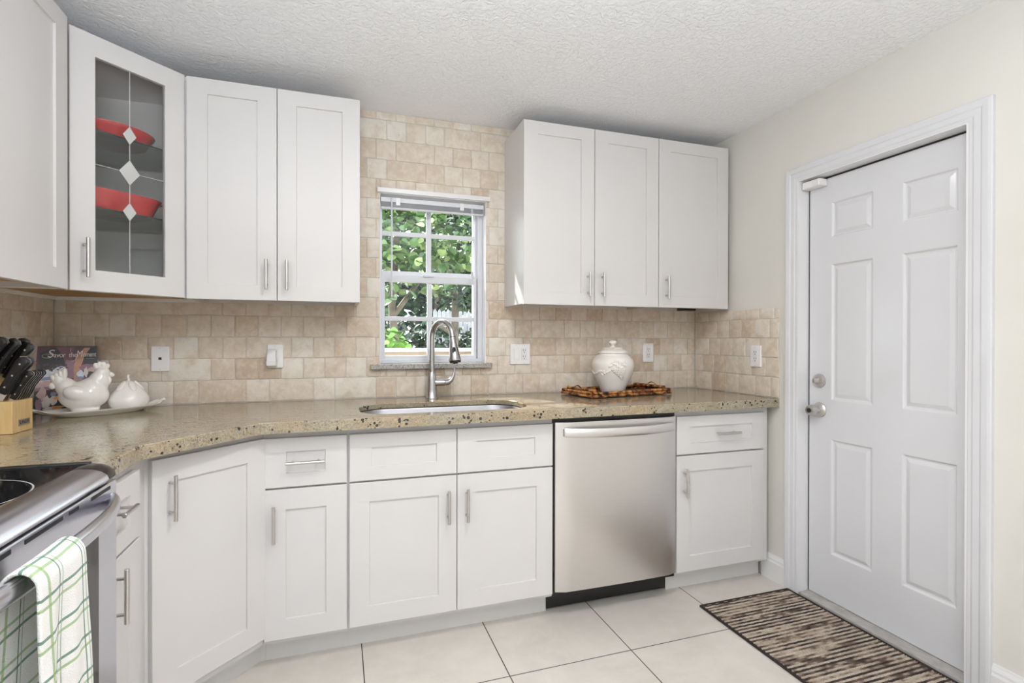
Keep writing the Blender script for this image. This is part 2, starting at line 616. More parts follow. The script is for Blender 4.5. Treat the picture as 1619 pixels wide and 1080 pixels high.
    def build(self, name, mat, parent=None, local=False, smooth=None, recalc=True, angle=40, attr=None):
        if recalc:
            bmesh.ops.recalc_face_normals(self.bm, faces=self.bm.faces)
        me = bpy.data.meshes.new(name)
        if smooth is not None:
            for f in self.bm.faces:
                f.smooth = smooth
        self.bm.to_mesh(me)
        self.bm.free()
        if self.mats:
            for k in self.mats:
                me.materials.append(M[k])
        else:
            me.materials.append(M[mat] if isinstance(mat, str) else mat)
        if parent is not None and not local:
            me.transform(WM[parent].inverted())
        o = bpy.data.objects.new(name, me)
        COL.objects.link(o)
        if parent is not None:
            o.parent = parent
            WM[o] = WM[parent]
        else:
            WM[o] = Matrix.Identity(4)
        if smooth:
            try:
                me.set_sharp_from_angle(angle=math.radians(angle))
            except Exception:
                pass
        return o


def tag(o, label=None, cat=None, group=None, kind=None):
    for k, v in (('label', label), ('category', cat), ('group', group), ('kind', kind)):
        if v:
            o[k] = v
    return o


def thing(name, loc, rz=0.0, label=None, cat=None, group=None, kind=None, rot=None):
    o = bpy.data.objects.new(name, None)
    o.empty_display_size = 0.05
    COL.objects.link(o)
    o.location = loc
    e = Euler(rot) if rot else Euler((0, 0, rz))
    o.rotation_euler = e
    WM[o] = Matrix.Translation(loc) @ e.to_matrix().to_4x4()
    return tag(o, label, cat, group, kind)


def copy_tree(src, loc=None, rot=None, label=None):
    r = src.copy()
    COL.objects.link(r)
    if loc is not None:
        r.location = loc
    if rot is not None:
        r.rotation_euler = rot
    if label:
        r['label'] = label
    for ch in list(src.children):
        c = ch.copy()
        COL.objects.link(c)
        c.parent = r
        for g in list(ch.children):
            d = g.copy()
            COL.objects.link(d)
            d.parent = c
    return r


def bake(o, mods):
    """apply modifiers described as (type, dict)"""
    for t, kw in mods:
        m = o.modifiers.new(t.lower(), t)
        for k, v in kw.items():
            setattr(m, k, v)
    dg = bpy.context.evaluated_depsgraph_get()
    dg.update()
    me = bpy.data.meshes.new_from_object(o.evaluated_get(dg))
    o.modifiers.clear()
    old = o.data
    o.data = me
    return o


def text_mesh(body, size, extrude=0.0003, shear=0.0, align='CENTER', spacing=1.0):
    cu = bpy.data.curves.new('lettering', 'FONT')
    cu.body = body
    cu.size = size
    cu.extrude = extrude
    cu.shear = shear
    cu.align_x = align
    cu.align_y = 'CENTER'
    cu.space_character = spacing
    o = bpy.data.objects.new('lettering', cu)
    COL.objects.link(o)
    dg = bpy.context.evaluated_depsgraph_get()
    dg.update()
    me = bpy.data.meshes.new_from_object(o.evaluated_get(dg))
    bpy.data.objects.remove(o)
    bpy.data.curves.remove(cu)
    return me


def panel_face(mb, W, H, panels, rings, y0, x_off=0.0, z_off=0.0, mat=None):
    """front face (normal -y) at y0 of size WxH, with panels each lofted through rings [(inset, y)]"""
    xs = sorted({0.0, W} | {p[0] for p in panels} | {p[1] for p in panels})
    zs = sorted({0.0, H} | {p[2] for p in panels} | {p[3] for p in panels})
    V = {}

    def vert(x, z):
        k = (round(x, 5), round(z, 5))
        if k not in V:
            V[k] = mb.bm.verts.new((x + x_off, y0, z + z_off))
        return V[k]
    for a, b in zip(xs, xs[1:]):
        for c, d in zip(zs, zs[1:]):
            cx, cz = (a + b) / 2, (c + d) / 2
            if any(p[0] < cx < p[1] and p[2] < cz < p[3] for p in panels):
                continue
            mb.bm.faces.new((vert(a, c), vert(b, c), vert(b, d), vert(a, d)))
    for (a, b, c, d) in panels:
        prev = None
        for ins, y in [(0.0, y0)] + rings:
            r = [mb.bm.verts.new((x + x_off, y, z + z_off)) for x, z in ((a + ins, c + ins), (b - ins, c + ins), (b - ins, d - ins), (a + ins, d - ins))]
            if prev:
                for i in range(4):
                    j = (i + 1) % 4
                    mb.bm.faces.new((prev[i], prev[j], r[j], r[i]))
            prev = r
        if rings[-1][0] >= 0:
            mb.bm.faces.new(prev)


def slab_rim(mb, W, H, yf, yb, x0=0.0, z0=0.0, c=0.0015, back=True):
    """sides and back of a door slab whose front face (inset by c) sits at yf"""
    def rect(i, y):
        return [(x0 + i, y, z0 + i), (x0 + W - i, y, z0 + i), (x0 + W - i, y, z0 + H - i), (x0 + i, y, z0 + H - i)]
    mb.loft([rect(c, yf), rect(0, yf + c), rect(0, yb)], cap0=False, cap1=back)


def shaker(W, H, stile=0.075, rail=0.075, t=0.02, x0=0.0, z0=0.0):
    mb = MB()
    c = 0.0015
    panel_face(mb, W - 2 * c, H - 2 * c, [(stile - c, W - stile - c, rail - c, H - rail - c)], [(0.0012, -t + 0.0075)], -t, x0 + c, z0 + c)
    slab_rim(mb, W, H, -t, -0.0005, x0, z0, c)
    return mb


def bar_handle(parent, cx, cz, vertical=True, L=0.138, y=-0.02, name='handle'):
    mb = MB()
    s = L * 0.33
    yb = y - 0.032
    if vertical:
        mb.cyl((cx, yb, cz - L / 2), (cx, yb, cz + L / 2), 0.006, 14, bev=0.001)
        for q in (-s, s):
            mb.cyl((cx, y + 0.0015, cz + q), (cx, yb, cz + q), 0.0042, 10)
    else:
        mb.cyl((cx - L / 2, yb, cz), (cx + L / 2, yb, cz), 0.006, 14, bev=0.001)
        for q in (-s, s):
            mb.cyl((cx + q, y + 0.0015, cz), (cx + q, yb, cz), 0.0042, 10)
    return mb.build(name, 'nickel', parent, local=True, smooth=True)


# ================================================================== ROOM SHELL
XR = 3.3095          # tile face of the right wall
ZC = 2.4212
YB = -5.0
WX0, WX1, WZ0, WZ1 = 1.368, 1.934, 1.122, 2.006   # window opening
ZT = 0.947           # worktop top

mb = MB()
mb.box(-0.15, 3.6, YB - 0.1, 0.25, -0.12, 0.0)
tag(mb.build('floor', 'floor'), kind='structure')
mb = MB()
mb.box(-0.15, 3.6, YB - 0.1, 0.25, ZC, ZC + 0.12)
tag(mb.build('ceiling', 'ceiling'), kind='structure')

# back wall with the window hole
mb = MB()
WYF, WYB = 0.0026, 0.16
for (a, b, c, d) in ((-0.15, WX0, 0, ZC), (WX1, 3.6, 0, ZC), (WX0, WX1, 0, WZ0 - 0.03), (WX0, WX1, WZ1, ZC)):
    mb.box(a, b, WYF, WYB, c, d)
wall_back = tag(mb.build('wall_back', 'grout'), kind='structure')
mb = MB()
mb.box(-0.15, -0.008, YB, 0.16, 0, ZC)
wall_left = tag(mb.build('wall_left', 'cream'), kind='structure')
DY0, DY1, DZ = -0.7883, -1.4958, 2.0177
mb = MB()
XW = XR + 0.0055
for (a, b, c, d) in ((DY0 + 0.012, 0.16, 0, ZC), (YB, DY1 - 0.012, 0, ZC), (DY1 - 0.012, DY0 + 0.012, DZ + 0.012, ZC)):
    mb.box(XW, XW + 0.14, a, b, c, d)
wall_right = tag(mb.build('wall_right', 'cream'), kind='structure')
# wall behind the camera (solid; an added fill lamp stands just inside it)
mb = MB()
for (a, b, c, d) in ((-0.15, 0.0, 0, ZC), (3.0, 3.6, 0, ZC), (0.0, 3.0, 0, ZC)):
    mb.box(a, b, YB - 0.1, YB, c, d)
tag(mb.build('wall_rear', 'cream'), kind='structure')

# window reveals (painted)
mb = MB()
mb.box(WX0 - 0.0005, WX0 + 0.002, 0.0, 0.158, WZ0, WZ1)
mb.box(WX1 - 0.002, WX1 + 0.0005, 0.0, 0.158, WZ0, WZ1)
mb.box(WX0, WX1, 0.0, 0.158, WZ1 - 0.002, WZ1 + 0.0005)
tag(mb.build('trim_1', 'plaster'), kind='structure')
mb = MB()
mb.box(1.354, 1.954, -0.016, 0.010, 2.006, 2.030, 0.002)
tag(mb.build('trim_2', 'trim_white'), kind='structure')
mb = MB()
mb.box(1.322, 1.964, -0.030, 0.075, WZ0 - 0.026, WZ0, 0.002)
tag(mb.build('trim_3', 'sill'), label='grey granite window sill', kind='structure')


# ---- tumbled travertine tiles: real slightly uneven slabs
def tile_patch(rects, place, name, parent, seed):
    rnd = random.Random(seed)
    bm = bmesh.new()
    lay = bm.verts.layers.float.new('tile_tone')
    for (a, b, c, d) in rects:
        g = 0.0014
        a, b, c, d = a + g, b - g, c + g, d - g
        if b - a < 0.006 or d - c < 0.006:
            continue
        j = lambda s: rnd.uniform(-s, s)
        r = min(0.006, (b - a) / 3, (d - c) / 3) * rnd.uniform(0.6, 1.1)
        out = []
        corners = [(a, c, 0), (b, c, 1), (b, d, 2), (a, d, 3)]
        jj = [(j(0.0011), j(0.0011)) for _ in range(4)]
        for (x, z, q) in corners:
            sx_, sz_ = (1, 1, -1, -1)[q] if q in (0, 3) else -1, (1 if q < 2 else -1)
            sx_ = 1 if q in (0, 3) else -1
            x += jj[q][0]
            z += jj[q][1]
            p1, p2 = (x + sx_ * r, z), (x, z + sz_ * r)
            pm = (x + sx_ * r * 0.3, z + sz_ * r * 0.3)
            out += [p2, pm, p1] if q in (0, 2) else [p1, pm, p2]
        # mid-edge wobble
        pts = []
        for i in range(len(out)):
            pts.append(out[i])
            if i % 3 == 2:
                n = out[(i + 1) % len(out)]
                pts.append(((out[i][0] + n[0]) / 2 + j(0.0012), (out[i][1] + n[1]) / 2 + j(0.0012)))
        cx, cz = (a + b) / 2, (c + d) / 2
        tone = min(1, max(0, rnd.gauss(0.58, 0.30)))
        face = -0.0008 + j(0.0008)

        def ring(ins, h):
            vs = []
            for x, z in pts:
                L = math.hypot(x - cx, z - cz)
                k = 1 - ins / max(L, 1e-4)
                v = bm.verts.new(place(cx + (x - cx) * k, cz + (z - cz) * k, h))
                v[lay] = tone
                vs.append(v)
            return vs
        R = [ring(0, 0.0075), ring(0.0001, 0.0016), ring(0.0012, face + 0.0005), ring(0.0034, face)]
        n = len(pts)
        for A, B in zip(R, R[1:]):
            for i in range(n):
                f = bm.faces.new((A[i], A[(i + 1) % n], B[(i + 1) % n], B[i]))
                f.smooth = True
        f = bm.faces.new(R[-1])
        f.smooth = True
    bmesh.ops.recalc_face_normals(bm, faces=bm.faces)
    me = bpy.data.meshes.new(name)
    bm.to_mesh(me)
    bm.free()
    me.materials.append(M['tile'])
    o = bpy.data.objects.new(name, me)
    COL.objects.link(o)
    o.parent = parent
    return o


def clip_out(r, hole):
    a, b, c, d = r
    p, q, s, t = hole
    if b <= p or a >= q or d <= s or c >= t:
        return [r]
    o = []
    if a < p:
        o.append((a, p, c, d))
    if b > q:
        o.append((q, b, c, d))
    m0, m1 = max(a, p), min(b, q)
    if c < s:
        o.append((m0, m1, c, s))
    if d > t:
        o.append((m0, m1, t, d))
    return o


rects = []
PX, PZ = 0.1002, 0.1020
z = 0.953
for row in range(15):
    z0 = 0.948 if row == 0 else z
    z1 = min(0.953 + PZ * (row + 1), ZC - 0.001)
    x = (0.647 if row % 2 == 0 else 0.600) - 7 * PX
    while x < XR:
        a, b = max(x, 0.001), min(x + PX, XR - 0.001)
        # an occasional double-width stone
        if random.random() < 0.07 and x + 2 * PX < XR:
            b = x + 2 * PX
            x += PX
        x += PX
        if b - a < 0.006:
            continue
        if z0 > 1.50 and (b < 1.20 or a > 2.12):
            continue
        rects += [q for q in clip_out((a, b, z0, z1), (WX0, WX1, WZ0 - 0.026, WZ1 + 0.001))]
    z = z1
tile_patch(rects, lambda x, zz, h: (x, h, zz), 'tile_cladding', wall_back, 3)
rects = []
for row in range(5):
    z0 = 0.948 if row == 0 else 0.953 + PZ * row
    z1 = min(0.953 + PZ * (row + 1), 1.418)
    y = -0.03 if row % 2 == 0 else -0.075
    a = -0.001
    while a > -0.664:
        b = max(y, -0.664)
        rects.append((-a, -b, z0, z1))
        a = b
        y = b - PX * random.choice((1, 1, 1, 1.0, 1.25))
tile_patch(rects, lambda u, zz, h: (XR + h, -u, zz), 'tile_cladding', wall_right, 5)
rects = []
for row in range(5):
    z0 = 0.948 if row == 0 else 0.953 + PZ * row
    z1 = 0.953 + PZ * (row + 1)
    a = -0.001
    y = -0.05 if row % 2 == 0 else -0.1
    while a > -2.1:
        b = y
        rects.append((-a, -b, z0, z1))
        a = b
        y = b - PX
tile_patch(rects, lambda u, zz, h: (-h, -u, zz), 'tile_cladding', wall_left, 6)
# grout bed behind the tiles of the side walls
mb = MB()
mb.box(XR + 0.0024, XW + 0.001, -0.664, 0.0, 0.90, 1.416)
tag(mb.build('grout_bed', 'grout', wall_right))
mb = MB()
mb.box(-0.009, -0.0024, -2.1, 0.0, 0.90, 1.50)
tag(mb.build('grout_bed', 'grout', wall_left))

# ---- window
win = thing('window_1', (1.65, 0.08, WZ0), kind='structure')
mb = MB()
ZF0, ZF1 = WZ0, WZ1 - 0.002
mb.box(WX0 + 0.002, WX0 + 0.016, 0.065, 0.150, ZF0, ZF1, 0.002)
mb.box(1.905, WX1 - 0.002, 0.065, 0.150, ZF0, ZF1, 0.002)
mb.box(1.892, 1.906, 0.088, 0.150, ZF0, ZF1, 0.002)
mb.box(WX0 + 0.002, WX1 - 0.002, 0.065, 0.150, ZF1 - 0.03, ZF1, 0.002)
mb.box(WX0 + 0.002, WX1 - 0.002, 0.062, 0.150, ZF0 + 0.0005, ZF0 + 0.022, 0.002)
mb.build('frame', 'vinyl', win)


def sash(x0, x1, z0, z1, y, gx0, gx1, gz0, gz1, mx, mz, name):
    mb = MB()
    mb.box(x0, gx0, y, y + 0.024, z0, z1, 0.002)
    mb.box(gx1, x1, y, y + 0.024, z0, z1, 0.002)
    mb.box(gx0 - 0.001, gx1 + 0.001, y, y + 0.024, z0, gz0, 0.002)
    mb.box(gx0 - 0.001, gx1 + 0.001, y, y + 0.024, gz1, z1, 0.002)
    s = mb.build(name, 'vinyl', win)
    mb = MB()
    mb.box(mx[0], mx[1], y + 0.004, y + 0.018, gz0 - 0.001, gz1 + 0.001, 0.003)
    mb.box(gx0 - 0.001, gx1 + 0.001, y + 0.0047, y + 0.0173, mz[0], mz[1], 0.003)
    mb.build('muntin', 'vinyl', s)
    mb = MB()
    mb.box(gx0 - 0.002, gx1 + 0.002, y + 0.010, y + 0.012, gz0 - 0.002, gz1 + 0.002)
    mb.build('glass_pane', 'glass', s)
    return s


sash(1.370, 1.897, 1.588, 1.985, 0.104, 1.384, 1.889, 1.618, 1.968, (1.624, 1.651), (1.808, 1.832), 'upper_sash')
sash(1.374, 1.899, 1.140, 1.594, 0.072, 1.399, 1.883, 1.162, 1.556, (1.624, 1.651), (1.349, 1.372), 'lower_sash')
mb = MB()
mb.box(1.60, 1.66, 0.060, 0.074, 1.587, 1.599, 0.003)
mb.build('sash_lock', 'vinyl', win)

# ---- entry door in the right wall
door = thing('door_1', (3.3713, (DY0 + DY1) / 2, 0.0), kind='structure')
XD = 3.3713
mb = MB()
panels = []
for (ya, yb) in ((-0.905, -1.110), (-1.230, -1.437)):
    for (za, zb) in ((0.234, 0.783), (0.963, 1.610), (1.731, 1.902)):
        panels.append((DY0 - ya, DY0 - yb, za - 0.015, zb - 0.015))
W, H = DY0 - DY1, DZ - 0.015
# local frame of the leaf: x runs along -y of the room, front is -y -> room -x
panel_face(mb, W - 0.003, H - 0.003, [(a - 0.0015, b - 0.0015, c - 0.0015, d - 0.0015) for a, b, c, d in panels],
           [(0.004, 0.0005), (0.010, 0.0075), (0.016, 0.0085), (0.030, 0.0035), (0.033, 0.0025)], 0.0, 0.0015, 0.0015)
slab_rim(mb, W, H, 0.0, 0.042)
# map local (x, y, z) -> room (XD + y, DY0 - x, z + .015)
T = Matrix(((0, 1, 0, XD), (-1, 0, 0, DY0), (0, 0, 1, 0.015), (0, 0, 0, 1)))
bmesh.ops.transform(mb.bm, matrix=T, verts=mb.bm.verts)
leaf = mb.build('door_leaf', 'door_white', door)
# deadbolt turn and knob
mb = MB()
mb.lathe([(0.0, 0.0), (0.033, 0.0), (0.033, -0.004), (0.030, -0.012), (0.022, -0.016), (0.0, -0.016)], 28, (XD, -0.847, 1.053), axis='X')
db = mb.build('deadbolt', 'nickel', leaf, smooth=True)
mb = MB()
mb.box(XD - 0.042, XD - 0.014, -0.853, -0.841, 1.041, 1.065, 0.003)
mb.build('thumb_turn', 'nickel', db)
mb = MB()
mb.lathe([(0.0, 0.0), (0.036, 0.0), (0.036, -0.004), (0.030, -0.010), (0.016, -0.014), (0.013, -0.026), (0.020, -0.034), (0.027, -0.044),
          (0.0265, -0.056), (0.022, -0.066), (0.014, -0.068), (0.013, -0.066), (0.0, -0.066)], 28, (XD, -0.847, 0.912), axis='X')
kn = mb.build('door_knob', 'nickel', leaf, smooth=True)
mb = MB()
mb.lathe([(0.0, -0.0655), (0.0105, -0.0655), (0.0105, -0.069), (0.0, -0.070)], 18, (XD, -0.847, 0.912), axis='X')
mb.build('lock_button', 'dark', kn, smooth=True)
# jamb, stop gap, threshold
mb = MB()
XJ = XR - 0.004
mb.box(XJ, XD + 0.05, DY0 + 0.007, DY0 + 0.012, 0.0, DZ + 0.012)
mb.box(XJ, XD + 0.05, DY1 - 0.012, DY1 - 0.002, 0.0, DZ + 0.012)
mb.box(XJ, XD + 0.05, DY1 - 0.002, DY0 + 0.007, DZ + 0.0085, DZ + 0.012)
mb.build('jamb', 'trim_white', door)
mb = MB()
mb.box(XD + 0.003, XD + 0.045, DY0 + 0.0005, DY0 + 0.0075, 0.015, DZ + 0.0085)
mb.box(XD + 0.003, XD + 0.045, DY1 - 0.003, DY1 - 0.0005, 0.015, DZ + 0.0085)
mb.box(XD + 0.003, XD + 0.045, DY1 - 0.0005, DY0 + 0.0005, DZ + 0.0005, DZ + 0.009)
mb.build('weather_seal', 'dark', door)
mb = MB()
mb.box(XR - 0.002, XD + 0.05, DY1 - 0.002, DY0 + 0.002, 0.0005, 0.013, 0.003)
mb.build('threshold', 'thresh', door)


# door casing with a moulded profile
def casing_profile(s):
    """(distance outwards from opening 0..1, projection)"""
    return [(0.0, 0.0), (0.0, 0.009), (0.08, 0.011), (0.20, 0.011), (0.28, 0.014), (0.55, 0.015), (0.62, 0.018), (0.85, 0.020), (0.97, 0.019), (1.0, 0.016), (1.0, 0.0)]


mb = MB()
iy0, iy1, iz = DY0 + 0.009, DY1 - 0.006, DZ + 0.0105
oy0, oy1, oz = -0.708, -1.5808, 2.0959
rings = []
for (cy, cz, ey, ez) in ((iy0, 0.0, oy0, 0.0), (iy0, iz, oy0, oz), (iy1, iz, oy1, oz), (iy1, 0.0, oy1, 0.0)):
    rings.append([(XW + 0.0005 - p, cy + (ey - cy) * s, cz + (ez - cz) * s) for s, p in casing_profile(1)])
mb.loft(rings)
tag(mb.build('trim_4', 'door_white'), kind='structure')


def baseboard(name, y0, y1):
    mb = MB()
    prof = [(0, 0), (-0.014, 0), (-0.014, 0.095), (-0.011, 0.104), (-0.011, 0.112), (-0.006, 0.126), (-0.005, 0.132), (0, 0.132)]
    mb.prism([(XW + a, b) for a, b in prof], y0, y1, 'XZ')
    return tag(mb.build(name, 'trim_white'), kind='structure')


baseboard('baseboard_right', oy0 + 0.0005, -0.556)
baseboard('baseboard_right', YB, oy1 - 0.0005)

# contact sensor on the head jamb
t = thing('door_sensor', (XD - 0.03, -0.84, 1.975), label='small white alarm sensor at top left corner of the door', cat='door sensor')
mb = MB()
mb.box(XD - 0.052, XD - 0.002, -0.885, -0.790, 1.983, 2.016, 0.003)
mb.build('sensor_body', 'plate', t)
mb = MB()
mb.box(XD - 0.0545, XD - 0.0515, -0.880, -0.845, 1.988, 2.011, 0.001)
mb.build('battery_cover', 'trim_white', t)


# ================================================================== CABINETS
def door_part(root, x0, z0, W, H, hx=None, hz=None, name='door', stile=0.075, rail=0.075, vertical=True, L=0.138):
    d = shaker(W, H, stile, rail, 0.02, x0, z0).build(name, 'white', root, local=True)
    if hx is not None:
        bar_handle(d, hx, hz, vertical, L)
    return d


def wall_cabinet(loc, rz, W, zb, zt, depth, label, doors, group='white wall cabinets', lip=0.016):
    """doors: list of (x0, x1, handle_x or None)"""
    r = thing('wall_cabinet', (loc[0], loc[1], zb), rz, label, 'cabinet', group)
    H = zt - zb
    mb = MB()
    mb.box(0, W, 0, depth, lip + 0.003, H - 0.001)
    mb.box(0, 0.016, 0, depth, 0, lip + 0.003)
    mb.box(W - 0.016, W, 0, depth, 0, lip + 0.003)
    mb.box(0.016, W - 0.016, 0, 0.016, 0, lip + 0.003)
    mb.box(0.016, W - 0.016, depth - 0.014, depth, 0.0, lip + 0.003)
    mb.build('carcass', 'white', r, local=True)
    mb = MB()
    mb.box(0.016, W - 0.016, 0.016, depth - 0.014, lip, lip + 0.0028)
    mb.build('underside', 'under', r, local=True)
    for (a, b, hx) in doors:
        door_part(r, a, -0.004, b - a, H + 0.003, hx, 0.105, rail=0.064, L=0.128)
    return r


DU = -0.2985        # carcass front of wall cabinets (door face .02 in front)
dep = 0.2985
wall_cabinet((0.5745, DU), 0, 1.2565 - 0.5745, 1.4183, 2.3256, dep - 0.001,
             'white two-door wall cabinet left of the window', [(0.0025, 0.3400, 0.302), (0.3430, 0.6825, 0.382)])
wall_cabinet((2.0409, DU), 0, 2.8235 - 2.0409, 1.4304, 2.3489, dep - 0.001,
             'white two-door wall cabinet right of the window', [(0.0, 0.3915, 0.3525), (0.3950, 0.7815, 0.4345)])
wall_cabinet((2.8245, DU), 0, 3.2895 - 2.8245, 1.4304, 2.3489, dep - 0.001,
             'white single-door wall cabinet beside the right wall', [(0.002, 0.4640, 0.045)])
# filler strip beside the right wall belongs to the single-door cabinet
# cabinet on the left wall: front faces +x, local x runs along +y
wall_cabinet((0.288, -1.10), PI / 2, 0.464, 1.4183, 2.3256, 0.286,
             'white wall cabinet cut off by the left edge of the photo', [(0.002, 0.467, None)])

# ---- diagonal glass-door corner cabinet
A = Vector((0.2921, -0.5822, 0))
B = Vector((0.5701, -0.3131, 0))
ang = math.atan2(B.y - A.y, B.x - A.x)
zb, zt = 1.4175, 2.3275
nrm = Vector((math.sin(ang), -math.cos(ang), 0))     # outward (front)
base = A - nrm * 0.02
gc = thing('corner_cabinet', (base.x, base.y, zb), ang, 'white diagonal corner wall cabinet with glass door and red dishes inside', 'cabinet', 'white wall cabinets')
H = zt - zb
Wd = (B - A).length
c0 = A - nrm * 0.0205
c1 = B - nrm * 0.0205
E5 = [(0.003, -0.612), (0.272, -0.612), (c0.x, c0.y), (c1.x, c1.y), (0.5735, c1.y), (0.5735, -0.003), (0.003, -0.003)]
mb = MB()
mb.prism(E5, zt - 0.018, zt - 0.001, 'XY')
mb.prism(E5, zb + 0.017, zb + 0.032, 'XY')
mb.box(0.003, 0.014, -0.612, -0.003, zb, zt - 0.001)
mb.box(0.003, 0.5735, -0.014, -0.003, zb, zt - 0.001)
mb.box(0.003, 0.272, -0.612, -0.598, zb, zt - 0.001)
mb.box(0.5605, 0.5735, c1.y + 0.002, -0.003, zb, zt - 0.001)
# thin front rails of the box
Tm = Matrix.Translation((base.x, base.y, 0)) @ Matrix.Rotation(ang, 4, 'Z')
mb.box(0.0, Wd, 0.001, 0.016, zb, zb + 0.03, M4=Tm)
mb.box(0.0, Wd, 0.001, 0.016, zt - 0.05, zt - 0.002, M4=Tm)
mb.box(0.002, 0.04, 0.001, 0.016, zb, zt - 0.002, M4=Tm)
mb.box(Wd - 0.04, Wd - 0.002, 0.001, 0.016, zb, zt - 0.002, M4=Tm)
mb.build('carcass', 'interior', gc)
mb = MB()
mb.prism([(0.016, -0.598), (0.26, -0.598), (c0.x + 0.012, c0.y + 0.03), (c1.x - 0.03, c1.y - 0.004), (0.56, -0.27), (0.56, -0.016), (0.016, -0.016)], zb + 0.0145, zb + 0.0175, 'XY')
mb.build('underside', 'under', gc)
# door: frame, pane, etched motif
st, rl = 0.0755, 0.076
mb = MB()
c = 0.0015
panel_face(mb, Wd - 2 * c, H - 2 * c, [(st - c, Wd - st - c, rl - c, H - rl - c)], [(0.0012, -0.002), (-1.0, -0.002)][:1], -0.02, c, c)
# remove the panel fill of the opening (keep the ring)
bm = mb.bm
bm.faces.ensure_lookup_table()
bmesh.ops.delete(bm, geom=[f for f in bm.faces if abs(f.calc_center_median().y + 0.002) < 1e-4], context='FACES')
slab_rim(mb, Wd, H, -0.02, -0.0005, 0, 0, c, back=False)
gd = mb.build('door', 'white', gc, local=True)
bar_handle(gd, 0.040, 0.115, True, 0.138)
mb = MB()
mb.box(st - 0.004, Wd - st + 0.004, -0.0105, -0.0075, rl - 0.004, H - rl + 0.004)
pane = mb.build('glass_pane', 'door_glass', gd, local=True)
xm = Wd / 2 - 0.004
mb = MB()
for cz, hw, hh in ((2.012 - zb, 0.023, 0.034), (1.873 - zb, 0.035, 0.047), (1.726 - zb, 0.023, 0.034)):
    mb.prism([(xm - hw, cz), (xm, cz - hh), (xm + hw, cz), (xm, cz + hh)], -0.0112, -0.0105, 'XZ')
for za, zc_ in ((rl, 1.726 - zb - 0.034), (1.726 - zb + 0.034, 1.873 - zb - 0.047), (1.873 - zb + 0.047, 2.012 - zb - 0.034), (2.012 - zb + 0.034, H - rl)):
    mb.box(xm - 0.0014, xm + 0.0014, -0.0111, -0.0105, za, zc_)
mb.box(st, xm - 0.035, -0.0111, -0.0105, 1.873 - zb - 0.0008, 1.873 - zb + 0.0008)
mb.box(xm + 0.035, Wd - st, -0.0111, -0.0105, 1.873 - zb - 0.0008, 1.873 - zb + 0.0008)
mb.build('etched_diamonds', 'etched', pane, local=True)
SH = [(0.016, -0.594), (0.262, -0.594), (c0.x + 0.004, c0.y + 0.024), (c1.x - 0.024, c1.y - 0.002), (0.558, -0.276), (0.558, -0.016), (0.016, -0.016)]
for zs in (1.728, 2.008):
    mb = MB()
    mb.prism(SH, zs - 0.006, zs, 'XY')
    s = mb.build('glass_shelf', 'shelf_glass', gc)
    mb = MB()
    p, q = Vector(SH[2]), Vector(SH[3])
    d2 = (q - p).normalized()
    nn = Vector((d2.y, -d2.x)) * 0.0008
    mb.prism([tuple(p + nn), tuple(q + nn), tuple(q + nn * 0.1), tuple(p + nn * 0.1)], zs - 0.006, zs, 'XY')
    mb.build('shelf_edge', 'shelf_edge', s)

# ---- red dishes on the glass shelves
cdir = Vector((math.cos(ang), math.sin(ang), 0))


def dish(name, loc, rz, label, rx, ry, h, power, tab):
    r = thing(name, loc, rz, label, 'dish')

    def ring(k, z, off=0.0):
        out = []
        for i in range(56):
            a = 2 * PI * i / 56
            ca, sa = math.cos(a), math.sin(a)
            e = 2.0 / power
            x = math.copysign(abs(ca) ** e, ca) * (rx * k + off)
            y = math.copysign(abs(sa) ** e, sa) * (ry * k + off)
            out.append((x, y, z))
        return out
    mb = MB()
    mb.loft([ring(0.62, 0.001), ring(0.64, 0.0), ring(0.80, 0.006), ring(0.93, h * 0.75), ring(1.0, h, 0.0), ring(1.0, h + 0.002), ring(0.975, h + 0.003),
             ring(0.90, h * 0.75), ring(0.77, 0.012), ring(0.60, 0.009)], smooth=True)
    mb.build('bowl', 'red', r, local=True, smooth=True)
    if tab:
        for s in (-1, 1):
            mb = MB()
            mb.loft([[(s * (rx * 0.985), y, h - 0.004 + q) for y, q in ((-0.04, 0), (0.04, 0), (0.04, 0.006), (-0.04, 0.006))],
                     [(s * (rx + 0.022), y, h + 0.001 + q) for y, q in ((-0.03, 0), (0.03, 0), (0.03, 0.006), (-0.03, 0.006))]], smooth=False)
            mb.build('handle_tab', 'red', r, local=True)
    return r


dish('oval_dish', (0.318, -0.322, 2.0085), ang, 'shallow round red dish on the upper glass shelf', 0.150, 0.13, 0.050, 2.0, False)
dish('baking_dish', (0.318, -0.320, 1.7285), ang, 'deep red baking dish on the lower glass shelf', 0.158, 0.125, 0.075, 3.4, True)


# ---- base cabinets
YF = -0.6087
ZB0, ZB1 = 0.118, 0.877


